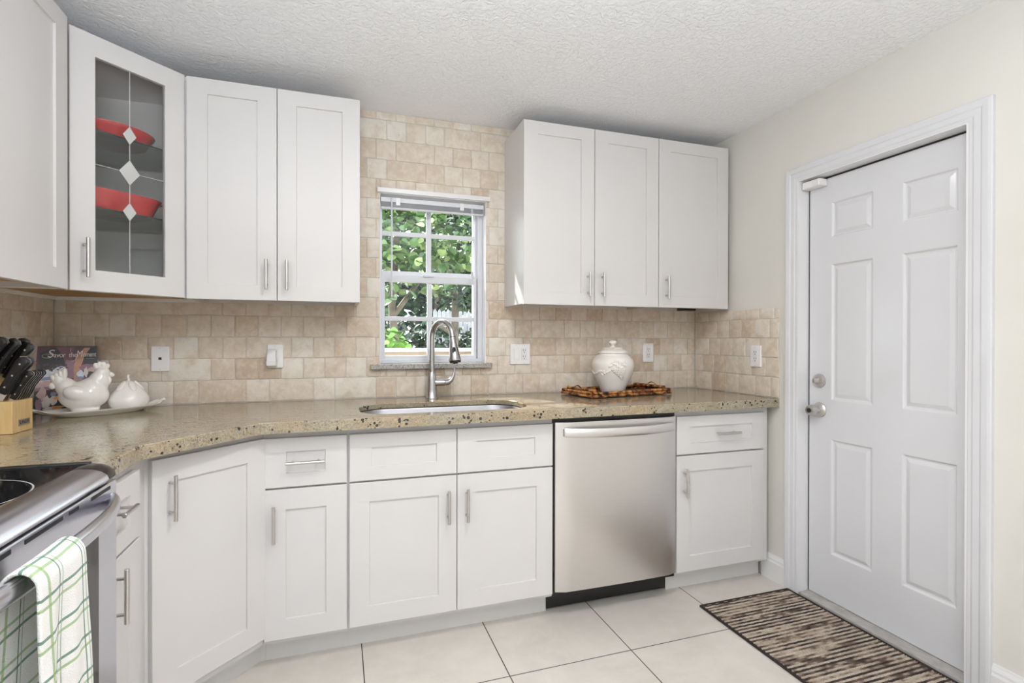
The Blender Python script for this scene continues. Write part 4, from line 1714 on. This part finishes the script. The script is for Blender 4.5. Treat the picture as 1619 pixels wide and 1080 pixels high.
mb.mi('bk_maroon')
field([(0, 0), (1, 0), (1, 1), (0, 1)], 'bk_maroon')
field([(0.05, 0.64), (0.5, 0.66), (0.46, 0.95), (0.30, 0.98), (0.08, 0.9)], 'bk_ink')
field([(0.34, 0.98), (0.62, 0.98), (0.57, 0.72), (0.47, 0.72), (0.43, 0.86)], 'bk_plum')
field([(0.44, 0.50), (0.60, 0.50), (0.62, 0.78), (0.48, 0.78)], 'bk_mauve')
field([(0.60, 0.45), (0.74, 0.45), (0.73, 0.70), (0.80, 0.86), (0.90, 0.97), (0.79, 0.97), (0.67, 0.86), (0.61, 0.70)], 'bk_peach')
field([(0.76, 0.70), (0.78, 0.84), (0.90, 0.98), (1.0, 0.98), (1.0, 0.55), (0.80, 0.60)], 'bk_ink')
field([(0.0, 0.40), (0.50, 0.40), (0.50, 0.66), (0.42, 0.69), (0.25, 0.66), (0.12, 0.62), (0, 0.55)], 'bk_sky')
field([(0.0, 0.47), (0.50, 0.50), (0.50, 0.55), (0.0, 0.52)], 'bk_lake')
field([(0.0, 0.36), (0.50, 0.40), (0.50, 0.49), (0.0, 0.46)], 'bk_rose')
field([(0.0, 0.30), (0.55, 0.34), (0.55, 0.41), (0.0, 0.37)], 'bk_mauve')
field([(0.0, 0.0), (1.0, 0.0), (1.0, 0.36), (0.5, 0.35), (0.0, 0.32)], 'bk_ink')
for (a, b, c_, d_, k, jg) in ((0.84, 0.66, 0.14, 0.06, 'bk_mauve', 0.2), (0.92, 0.62, 0.10, 0.04, 'bk_rose', 0.3), (0.72, 0.56, 0.07, 0.05, 'bk_sky', 0.3), (0.70, 0.50, 0.08, 0.02, 'bk_lake', 0.1),
                             (0.86, 0.53, 0.06, 0.06, 'bk_leafc', 0.4), (0.80, 0.58, 0.04, 0.07, 'bk_bone', 0.4), (0.95, 0.48, 0.05, 0.07, 'bk_plum', 0.3),
                             (0.10, 0.26, 0.07, 0.10, 'bk_rose', 0.35), (0.16, 0.15, 0.06, 0.09, 'bk_bone', 0.35), (0.05, 0.12, 0.05, 0.10, 'bk_mauve', 0.3), (0.27, 0.17, 0.05, 0.08, 'bk_bone', 0.4),
                             (0.36, 0.20, 0.07, 0.04, 'bk_amber', 0.4), (0.36, 0.32, 0.12, 0.03, 'bk_plum', 0.4), (0.44, 0.29, 0.05, 0.03, 'bk_rose', 0.4), (0.28, 0.27, 0.06, 0.03, 'bk_lake', 0.3),
                             (0.45, 0.12, 0.06, 0.04, 'bk_brownish', 0.3), (0.33, 0.06, 0.10, 0.03, 'bk_amber', 0.3), (0.55, 0.22, 0.08, 0.06, 'bk_mauve', 0.3), (0.20, 0.05, 0.08, 0.03, 'bk_bone', 0.4)):
    oval(a, b, c_, d_, k, 13, 0.3, jg)
rr = random.Random(4)
for _ in range(46):
    oval(rr.uniform(0.02, 0.5), rr.uniform(0.62, 0.72), rr.uniform(0.012, 0.03), rr.uniform(0.008, 0.02), rr.choice(('bk_ink', 'bk_leafc', 'bk_maroon')), 7, rr.random(), 0.3)
cover = mb.build('cover', 'bk_maroon', bk, local=True, recalc=False)
mb = MB()
mb.box(-bw / 2 + 0.002, bw / 2 - 0.004, 0.002, bt - 0.002, 0.003, bh - 0.003)
mb.build('pages', 'paper', bk, local=True)
RX = Matrix.Rotation(PI / 2, 4, 'X')
yl = -0.0032
me1 = text_mesh('S', 0.046, 0.0002, 0.25)
me1.transform(Matrix.Translation((-0.053, yl, 0.2385)) @ RX)
me2 = text_mesh('avor  the', 0.026, 0.0002, 0.12, spacing=0.92)
me2.transform(Matrix.Translation((-0.005, yl, 0.2330)) @ RX @ Matrix.Diagonal((0.86, 1.12, 1, 1)))
me3 = text_mesh('M', 0.040, 0.0002, 0.2)
me3.transform(Matrix.Translation((0.040, yl, 0.2365)) @ RX @ Matrix.Diagonal((0.66, 1.0, 1, 1)))
me4 = text_mesh('oment', 0.026, 0.0002, 0.12, spacing=0.92)
me4.transform(Matrix.Translation((0.0735, yl, 0.2345)) @ RX @ Matrix.Diagonal((0.70, 1.12, 1, 1)))
tb = bmesh.new()
for mm in (me1, me2, me3, me4):
    tb.from_mesh(mm)
mb = MB()
mb.merge(tb)
# swashes of the initial letters and the small subtitle flourish
sw = [(0.032, 0.226), (0.028, 0.216), (0.024, 0.208), (0.010, 0.203)]
mb.tube([(x, yl, zz) for x, zz in sw], [0.0011, 0.0010, 0.0008, 0.0004], 6)
mb.tube([(-0.052 - 0.010 + 0.016 * math.cos(t_), yl, 0.230 + 0.008 * math.sin(t_)) for t_ in [0.5 + 5.2 * i / 16 for i in range(17)]], 0.0009, 6)
mb.tube([(0.012, yl, 0.246), (0.0125, yl, 0.262)], 0.0008, 6)
mb.tube([(0.062 + 0.0016 * i, yl, 0.2165 + 0.0012 * math.sin(i * 1.9)) for i in range(18)], 0.0006, 6)
mb.build('title_lettering', 'title', cover, local=True)

# ---- bamboo tray
tr_a = math.atan2(0.088, 0.534)
ty = thing('bamboo_tray', (2.628, -0.205, ZC_ + 0.0018), tr_a, 'dark tortoiseshell bamboo tray on the worktop below the right cabinets', 'tray')
TL, TD = 0.535, 0.275


def bamboo(p0, p1, r, knots):
    p0, p1 = Vector(p0), Vector(p1)
    pts, rs = [], []
    n = 40
    for i in range(n + 1):
        s = i / n
        pts.append(p0.lerp(p1, s))
        k = max(math.exp(-((s - kk) * (p1 - p0).length / 0.006) ** 2) for kk in knots)
        rs.append(r * (1 + 0.22 * k))
    return MB().tube(pts, rs, 12)


def rail(name, a, b, z, r, seed):
    rr = random.Random(seed)
    kn = [0.0, 1.0] + [rr.uniform(0.1, 0.9) for _ in range(3)]
    bamboo((a[0], a[1], z), (b[0], b[1], z), r, kn).build(name, 'bamboo', ty, local=True, smooth=True)


hl, hd = TL / 2, TD / 2
for zi, z_ in enumerate((0.0095, 0.0245)):
    o_ = 0.004 * zi
    rail('front_rail', (-hl + o_, -hd + o_), (hl + 0.004 - o_, -hd + o_), z_, 0.0076, 10 + zi)
    rail('back_rail', (-hl + o_, hd - o_), (hl - o_, hd - o_), z_, 0.0076, 20 + zi)
    rail('side_rail', (-hl + o_, -hd + o_), (-hl + o_, hd - o_), z_ + 0.001, 0.0074, 30 + zi)
    rail('side_rail', (hl - o_, -hd + o_), (hl - o_, hd - o_), z_ + 0.001, 0.0074, 40 + zi)
rail('side_rail', (-hl + 0.026, -hd + 0.01), (-hl + 0.026, hd - 0.02), 0.0375, 0.0074, 51)
rail('side_rail', (hl - 0.026, -hd + 0.02), (hl - 0.026, hd - 0.01), 0.0375, 0.0074, 52)
mb = MB()
mb.box(-hl + 0.008, hl - 0.008, -hd + 0.008, hd - 0.008, 0.004, 0.010)
mb.build('tray_base', 'tray_base', ty, local=True)
for s in (-1, 1):
    mb = MB()
    pts = [(s * (hl - 0.008), -0.045 + 0.09 * i / 12, 0.034 + 0.022 * math.sin(PI * i / 12)) for i in range(13)]
    mb.tube(pts, 0.0035, 10)
    mb.build('handle_loop', 'bamboo', ty, local=True, smooth=True)

# ---- ginger jar
gj = thing('ginger_jar', (2.612, -0.195, ZC_ + 0.0120), 0.0, 'white lidded ceramic jar with embossed grape garland on the bamboo tray', 'jar')
mb = MB()
prof = [(0.0, 0.0), (0.062, 0.0), (0.066, 0.004), (0.074, 0.030), (0.092, 0.070), (0.108, 0.110), (0.1145, 0.140), (0.1145, 0.160), (0.108, 0.180), (0.092, 0.198), (0.080, 0.206), (0.080, 0.213), (0.074, 0.214), (0.0, 0.212)]
mb.lathe(prof, 56)
jb = mb.build('body', 'matte_ceramic', gj, local=True, smooth=True, angle=50)
mb = MB()
mb.lathe([(0.0, 0.2145), (0.078, 0.2145), (0.0815, 0.217), (0.0815, 0.222), (0.074, 0.229), (0.050, 0.240), (0.030, 0.247), (0.014, 0.250), (0.009, 0.256), (0.010, 0.262), (0.019, 0.268), (0.022, 0.276), (0.019, 0.283), (0.010, 0.286), (0.0, 0.2865)], 48)
lid = mb.build('lid', 'matte_ceramic', gj, local=True, smooth=True, angle=50)
mb = MB()
rr = random.Random(9)
for i in range(14):
    a = 2 * PI * i / 14
    t_ = bmesh.new()
    bmesh.ops.create_uvsphere(t_, u_segments=10, v_segments=6, radius=1)
    mb.merge(t_, None, Matrix.Translation((0.046 * math.cos(a), 0.046 * math.sin(a), 0.2425)) @ Matrix.Diagonal((0.010, 0.010, 0.005, 1)))
mb.build('lid_beading', 'matte_ceramic', lid, local=True, smooth=True)


def jr(z):
    for (r0, z0), (r1, z1) in zip(prof, prof[1:]):
        if z0 <= z <= z1 and z1 > z0:
            return r0 + (r1 - r0) * (z - z0) / (z1 - z0)
    return 0.1


mb = MB()
JA0 = -2.13   # garland centre faces the room


def emboss(ang_, z_, ra, rb, depth, tilt=0.0):
    t_ = bmesh.new()
    bmesh.ops.create_uvsphere(t_, u_segments=12, v_segments=8, radius=1)
    R_ = jr(z_)
    depth *= 1.7
    m4 = Matrix.Rotation(ang_, 4, 'Z') @ Matrix.Translation((R_ - 0.0005, 0, z_)) @ Matrix.Rotation(tilt, 4, 'X') @ Matrix.Diagonal((depth, ra, rb, 1))
    mb.merge(t_, None, m4)


for row in range(6):         # grape bunch
    for k in range(6 - row):
        emboss(JA0 + 0.30 + (k - (5 - row) / 2) * 0.115 + row * 0.05, 0.128 - row * 0.0095, 0.0066, 0.0064, 0.0055)
for k in range(5):           # leaves above
    emboss(JA0 - 0.05 + k * 0.17, 0.148 + 0.010 * math.sin(k * 1.7), 0.015, 0.0075, 0.0042, 0.5 * math.cos(k * 2.1))
for k in range(9):           # fan of small leaves at the top
    emboss(JA0 + 0.0 + k * 0.085, 0.166 + 0.006 * math.sin(k * 0.8), 0.0045, 0.012, 0.003, -0.5 + k * 0.12)
for k in range(26):          # garland around
    a = JA0 - 0.25 - k * 0.16
    emboss(a, 0.112 + 0.009 * math.sin(k * 0.9), 0.0095 if k % 3 else 0.006, 0.0055, 0.0038, 0.7 * math.sin(k * 1.7))
for k in range(6):
    emboss(JA0 - 0.10 - k * 0.14, 0.120 - 0.006 * k % 0.02, 0.010, 0.005, 0.004, 0.6 * math.cos(k))
mb.build('grape_relief', 'matte_ceramic', jb, local=True, smooth=True)


# ================================================================== WALL PLATES
def receptacle(mb_dark, cx, cz, y):
    for s in (-1, 1):
        mb_dark.box(cx + s * 0.0064 - 0.0011, cx + s * 0.0064 + 0.0011, y - 0.0006, y + 0.001, cz + 0.001, cz + (0.0095 if s < 0 else 0.008))
    mb_dark.cyl((cx, y + 0.001, cz - 0.0075), (cx, y - 0.0006, cz - 0.0075), 0.0026, 10)


def wall_plate(loc, rz, label, kind, W=0.072, name='outlet'):
    r = thing(name, loc, rz, label, 'wall plate', 'white wall plates')
    Hh = 0.0575
    mb = MB()
    mb.box(-W / 2, W / 2, -0.0065, 0.0045, -Hh, Hh, 0.003)
    mb.build('cover_plate', 'plate', r, local=True)
    y = -0.0067
    spots = {'outlet': [(0, 'o')], 'double': [(-0.023, 's'), (0.023, 'o')], 'phone': [(0, 'p')], 'night': [(0, 'o')]}[kind]
    for cx, k in spots:
        if k in 'os':
            mb = MB()
            mb.box(cx - 0.0168, cx + 0.0168, -0.0085, -0.006, -0.0335, 0.0335, 0.0008)
            ins = mb.build('rocker_switch' if k == 's' else 'receptacle', 'trim_white', r, local=True)
            if k == 'o':
                mb = MB()
                for cz in (-0.0175, 0.0175):
                    receptacle(mb, cx, cz, -0.0088)
                mb.build('slots', 'dark', ins, local=True)
            else:
                mb = MB()
                mb.box(cx - 0.013, cx + 0.013, -0.0112, -0.008, -0.029, 0.029, 0.0012)
                mb.build('paddle', 'plate', ins, local=True)
        if k == 'p':
            mb = MB()
            mb.box(-0.006, 0.006, -0.0075, -0.006, -0.005, 0.006)
            mb.build('phone_jack', 'dark', r, local=True)
        for cz in (-0.0485, 0.0485):
            mb = MB()
            mb.cyl((cx, -0.0062, cz), (cx, -0.0074, cz), 0.0028, 10)
            mb.build('screw', 'cab_side', r, local=True, smooth=True)
    return r


wall_plate((0.398, -0.0055, 1.160), 0, 'white phone jack plate on the tile above the platter', 'phone', name='phone_jack_plate')
ol = wall_plate((0.876, -0.0055, 1.168), 0, 'white outlet plate with a plug-in night light on it', 'night')
wall_plate((2.131, -0.0055, 1.168), 0, 'wide white plate with rocker switch and outlet, right of the window', 'double', 0.118, 'switch_plate')
wall_plate((2.961, -0.0055, 1.171), 0, 'white outlet plate on the back wall beside the lidded jar', 'outlet')
wall_plate((XR - 0.0055, -0.515, 1.162), PI / 2 * 3, 'white outlet plate on the right wall near the door', 'outlet')
nl = thing('night_light', (0.862, -0.013, 1.120), 0, 'white plug-in night light on the outlet between left cabinets and window', 'night light')
rings = []
for zz, hw, dp in ((0.000, 0.021, 0.030), (0.004, 0.024, 0.036), (0.021, 0.0245, 0.038)):
    rings.append([(-hw, -0.001, zz), (-hw, -dp * 0.8, zz), (-hw * 0.8, -dp, zz), (hw * 0.8, -dp, zz), (hw, -dp * 0.8, zz), (hw, -0.001, zz)])
MB().loft(rings).build('housing', 'plate', nl, local=True)
rings = []
for zz, hw, dp in ((0.0215, 0.0240, 0.036), (0.045, 0.0225, 0.033), (0.070, 0.0205, 0.026), (0.080, 0.018, 0.018), (0.082, 0.015, 0.012)):
    rings.append([(-hw, -0.001, zz), (-hw, -dp * 0.8, zz), (-hw * 0.8, -dp, zz), (hw * 0.8, -dp, zz), (hw, -dp * 0.8, zz), (hw, -0.001, zz)])
MB().loft(rings, smooth=True).build('lens', 'night', nl, local=True, smooth=True)

# ---- small black box and wire under the right wall cabinet
pk = thing('under_cabinet_box', (3.175, -0.15, 1.40), label='small black box under the wall cabinet beside the right wall', cat='box')
mb = MB()
mb.box(3.13, 3.215, -0.13, -0.06, 1.426, 1.4460, 0.002)
mb.build('housing', 'black', pk)

# ================================================================== BLIND
bl = thing('window_blind', (1.65, 0.03, 1.95), label='raised white mini blind at the top of the window', cat='blind')
mb = MB()
mb.box(1.374, 1.926, 0.018, 0.046, 1.966, 1.990, 0.002)
mb.build('headrail', 'vinyl', bl)
mb = MB()
for k in range(8):
    zz = 1.9630 - k * 0.0028
    rings = []
    for xx in (1.376, 1.924):
        rings.append([(xx, 0.019, zz - 0.0012), (xx, 0.032, zz), (xx, 0.045, zz - 0.0012), (xx, 0.045, zz - 0.0020), (xx, 0.032, zz - 0.0008), (xx, 0.019, zz - 0.0020)])
    s = MB()
    s.loft(rings)
    s.build('slat', 'vinyl', bl)
mb.bm.free()
mb = MB()
mb.box(1.376, 1.924, 0.019, 0.045, 1.9330, 1.9405, 0.002)
mb.build('bottom_rail', 'vinyl', bl)
for xx in (1.462, 1.803):
    mb = MB()
    mb.box(xx - 0.011, xx + 0.011, 0.0155, 0.0185, 1.951, 1.991, 0.0008)
    mb.build('bracket', 'trim_white', bl)
mb = MB()
mb.cyl((1.428, 0.006, 1.985), (1.428, 0.006, 1.470), 0.0042, 8)
mb.cyl((1.428, 0.006, 1.985), (1.428, 0.020, 1.987), 0.002, 6)
mb.build('tilt_wand', 'vinyl', bl, smooth=True)
mb = MB()
for xx in (1.856, 1.8605):
    mb.tube([(xx, 0.010, 1.985), (xx + 0.001, 0.008, 1.8), (xx - 0.002, 0.008, 1.62)], 0.0011, 6)
mb.build('lift_cord', 'trim_white', bl, smooth=True)
mb = MB()
mb.cyl((1.8560, 0.008, 1.62), (1.8520, 0.008, 1.575), 0.003, 8, r1=0.005)
mb.cyl((1.8600, 0.008, 1.62), (1.8640, 0.008, 1.575), 0.003, 8, r1=0.005)
mb.build('cord_tassel', 'vinyl', bl, smooth=True)

# ================================================================== RUG
rug = thing('door_mat', (3.03, -1.25, 0), label='brown and cream striped loop-pile mat in front of the door', cat='rug')
RX0, RX1, RYa, RYb = 2.772, 3.294, -1.86, -0.735
bm = bmesh.new()
ny = int((RYb - RYa) / 0.00262)
xs = [RX0 + 0.008 + (RX1 - RX0 - 0.016) * i / 60 for i in range(61)]
rr = random.Random(2)
prev = None
for k in range(ny + 1):
    y = RYa + 0.008 + (RYb - RYa - 0.016) * k / ny
    h = 0.0062 + 0.0024 * math.cos(2 * PI * y / 0.0105)
    row = [bm.verts.new((x, y + 0.0012 * math.sin(x * 130 + 3 * math.sin(y * 55)), h + rr.uniform(-0.0005, 0.0005))) for x in xs]
    if prev:
        for i in range(60):
            fc = bm.faces.new((prev[i], prev[i + 1], row[i + 1], row[i]))
            fc.smooth = True
    prev = row
me = bpy.data.meshes.new('pile')
bm.to_mesh(me)
bm.free()
me.transform(WM[rug].inverted())
me.materials.append(M['rug'])
o = bpy.data.objects.new('pile', me)
COL.objects.link(o)
o.parent = rug
mb = MB()
mb.box(RX0 + 0.004, RX1 - 0.004, RYa + 0.004, RYb - 0.004, 0.0006, 0.0035)
ptsb = [(RX0, RYa), (RX1, RYa), (RX1, RYb), (RX0, RYb), (RX0, RYa)]
for (a, b), (c_, d_) in zip(ptsb, ptsb[1:]):
    mb.tube([(a, b, 0.0045), (c_, d_, 0.0045)], 0.0062, 8, ry=0.0042, up=(0, 0, 1))
mb.build('binding', 'binding', rug)

# ================================================================== CEILING LIGHT (just above the frame)
cl = thing('ceiling_light', (1.70, -1.73, ZC), label='round flush ceiling light above the kitchen floor', cat='ceiling light')
mb = MB()
mb.lathe([(0.0, ZC - 0.0005), (0.13, ZC - 0.0005), (0.135, ZC - 0.012), (0.12, ZC - 0.024), (0.0, ZC - 0.024)], 40, (1.70, -1.73, 0))
mb.build('base', 'nickel', cl, smooth=True)

# ================================================================== GARDEN
mb = MB()
mb.box(-6, 10, 0.3, 14, -0.30, -0.20)
tag(mb.build('ground', 'soil'), kind='structure')


def foliage(name, mat, parent, clusters, leaf, n, seed, local=False):
    rr = random.Random(seed)
    bm = bmesh.new()
    lay = bm.verts.layers.float.new('leaf_tone')
    tot = sum(c[3] * c[4] * c[5] for c in clusters)
    shape = [(0.0, 0.0), (0.30, 0.30), (0.42, 0.62), (0.28, 0.92), (0.0, 1.02), (-0.28, 0.92), (-0.42, 0.62), (-0.30, 0.30)]
    for (cx, cy, cz, rx, ry, rz_) in clusters:
        m = max(1, int(n * rx * ry * rz_ / tot))
        for _ in range(m):
            d = Vector((rr.gauss(0, 1), rr.gauss(0, 1), rr.gauss(0, 1))).normalized()
            k = rr.uniform(0.35, 1.0) ** 0.5
            c_ = Vector((cx + d.x * rx * k, cy + d.y * ry * k, cz + d.z * rz_ * k))
            s = leaf * rr.uniform(0.6, 1.15)
            e = Euler((rr.uniform(-1.0, 1.0), rr.uniform(-1.0, 1.0), rr.uniform(0, 6.28))).to_matrix()
            tone = min(1, max(0, rr.gauss(0.5, 0.25)))
            vs = []
            for (u, v) in shape:
                v_ = bm.verts.new(c_ + e @ Vector((u * s, v * s, abs(u) * s * 0.35 - v * v * s * 0.15)))
                v_[lay] = tone
                vs.append(v_)
            for a, b, c2, d2 in ((0, 1, 2, 3), (0, 3, 4, 4), (0, 4, 5, 5), (0, 5, 6, 7)):
                ids = [a, b, c2] + ([d2] if d2 != c2 else [])
                try:
                    bm.faces.new([vs[i] for i in ids])
                except ValueError:
                    pass
    me = bpy.data.meshes.new(name)
    bm.to_mesh(me)
    bm.free()
    me.materials.append(M[mat])
    if parent is not None:
        me.transform(WM[parent].inverted())
    o = bpy.data.objects.new(name, me)
    COL.objects.link(o)
    o.parent = parent
    return o


def tree(name, loc, label, mat, clusters, leaf, n, seed, trunks):
    r = thing(name, loc, 0, label, 'tree', 'garden plants outside the window')
    foliage('foliage', mat, r, clusters, leaf, n, seed)
    for (pts, r0, r1) in trunks:
        mb = MB()
        k = len(pts)
        mb.tube(pts, [r0 + (r1 - r0) * i / (k - 1) for i in range(k)], 10)
        mb.build('trunk' if r0 > 0.035 else 'branch', 'bark', r, smooth=True)
    return r


tree('broad_leaved_tree', (1.75, 2.9, -0.2), 'sunlit broad-leaved tree outside, filling the upper window panes', 'leaf_grape',
     [(1.75, 2.6, 2.35, 0.55, 0.45, 0.5), (2.35, 2.8, 2.45, 0.55, 0.5, 0.5), (1.6, 2.6, 1.95, 0.35, 0.4, 0.35), (2.1, 2.7, 2.0, 0.35, 0.4, 0.32), (1.3, 2.7, 2.6, 0.5, 0.5, 0.5)],
     0.105, 1350, 11, [([(1.75, 2.9, -0.2), (1.78, 2.9, 0.8), (1.70, 2.85, 1.6), (1.75, 2.8, 2.4)], 0.06, 0.03), ([(1.72, 2.86, 1.5), (2.0, 2.8, 1.9), (2.35, 2.8, 2.3)], 0.03, 0.015)])
tree('evergreen_tree', (2.9, 4.6, -0.2), 'dark evergreen tree outside behind the right window panes', 'leaf_dark',
     [(2.85, 4.3, 2.25, 0.6, 0.5, 0.6), (3.3, 4.5, 2.8, 0.8, 0.5, 0.8), (2.85, 4.4, 3.1, 0.6, 0.5, 0.6), (3.0, 4.5, 1.85, 0.6, 0.4, 0.25)],
     0.10, 1900, 12, [([(2.72, 4.6, -0.2), (2.74, 4.6, 1.0), (2.78, 4.6, 2.2)], 0.075, 0.05), ([(2.74, 4.55, 1.30), (2.55, 4.5, 1.42), (2.35, 4.5, 1.50)], 0.03, 0.02)])
tree('hedge_tree', (1.4, 4.8, -0.2), 'dense dark green tree outside behind the left window panes', 'leaf_dark',
     [(1.40, 4.6, 1.5, 0.6, 0.5, 0.65), (1.62, 4.6, 2.3, 0.40, 0.5, 0.6), (1.2, 4.9, 2.4, 0.8, 0.5, 0.8), (1.62, 4.6, 3.0, 0.4, 0.4, 0.4)],
     0.11, 2000, 13, [([(1.5, 4.9, -0.2), (1.52, 4.9, 1.0), (1.5, 4.9, 2.4)], 0.08, 0.04)])
tree('low_hedge', (2.7, 5.35, -0.2), 'low dark hedge outside behind the lower window panes', 'leaf_dark',
     [(2.1, 5.4, 1.0, 0.5, 0.22, 0.55), (2.75, 5.4, 0.95, 0.5, 0.22, 0.55), (3.4, 5.4, 0.95, 0.5, 0.22, 0.55)],
     0.10, 1500, 16, [([(2.7, 5.4, -0.2), (2.7, 5.4, 0.5), (2.7, 5.4, 1.1)], 0.05, 0.02)])
tree('tall_hedge', (3.2, 8.6, -0.2), 'tall dark hedge at the far back of the garden outside the window', 'leaf_dark',
     [(2.6, 8.6, 1.2, 1.3, 0.5, 1.3), (4.2, 8.6, 1.2, 1.2, 0.5, 1.3), (2.4, 8.7, 3.2, 1.2, 0.5, 1.2), (4.0, 8.7, 3.1, 1.3, 0.5, 1.2), (3.2, 8.8, 4.6, 1.6, 0.5, 1.0)],
     0.20, 5200, 15, [([(3.2, 8.6, -0.2), (3.2, 8.6, 2.0), (3.2, 8.7, 4.4)], 0.12, 0.05)])
tree('lime_shrub', (1.56, 1.85, -0.2), 'bright lime-green shrub outside at the lower left pane', 'leaf_lime',
     [(1.60, 1.95, 1.22, 0.15, 0.13, 0.10), (1.50, 1.9, 1.18, 0.15, 0.14, 0.14), (1.70, 1.9, 1.14, 0.10, 0.1, 0.06)], 0.085, 170, 14, [([(1.54, 1.9, -0.2), (1.55, 1.9, 0.5), (1.56, 1.92, 1.05)], 0.02, 0.008)])
# wooden garden rail
fr = thing('wood_rail', (1.8, 1.50, -0.2), 0, 'weathered wooden garden rail seen through the lower window panes', 'fence')
mb = MB()
mb.box(0.6, 3.4, 1.44, 1.56, 1.148, 1.178, 0.004)
mb.build('cap_board', 'picket', fr)  # paler grey than the board paints in the light on the rail's top
mb = MB()
mb.box(0.6, 3.4, 1.49, 1.53, 1.02, 1.1475, 0.004)
mb.build('rail_board', 'fencewood', fr)
for xx in (0.9, 2.35, 3.2):
    mb = MB()
    mb.box(xx - 0.04, xx + 0.04, 1.535, 1.60, -0.2, 1.1475, 0.004)
    mb.build('post', 'fencewood', fr)
pf = thing('picket_fence', (3.0, 6.2, -0.2), 0, 'grey picket fence far behind the trees outside the window', 'fence')
for k in range(18):
    xx = 2.75 + k * 0.075
    mb = MB()
    mb.prism([(xx - 0.032, -0.2), (xx + 0.032, -0.2), (xx + 0.032, 1.72), (xx, 1.78), (xx - 0.032, 1.72)], 6.15, 6.17, 'XZ')
    mb.build('picket', 'picket', pf)
mb = MB()
mb.box(2.7, 4.1, 6.171, 6.21, 1.35, 1.42)
mb.build('stringer', 'picket', pf)
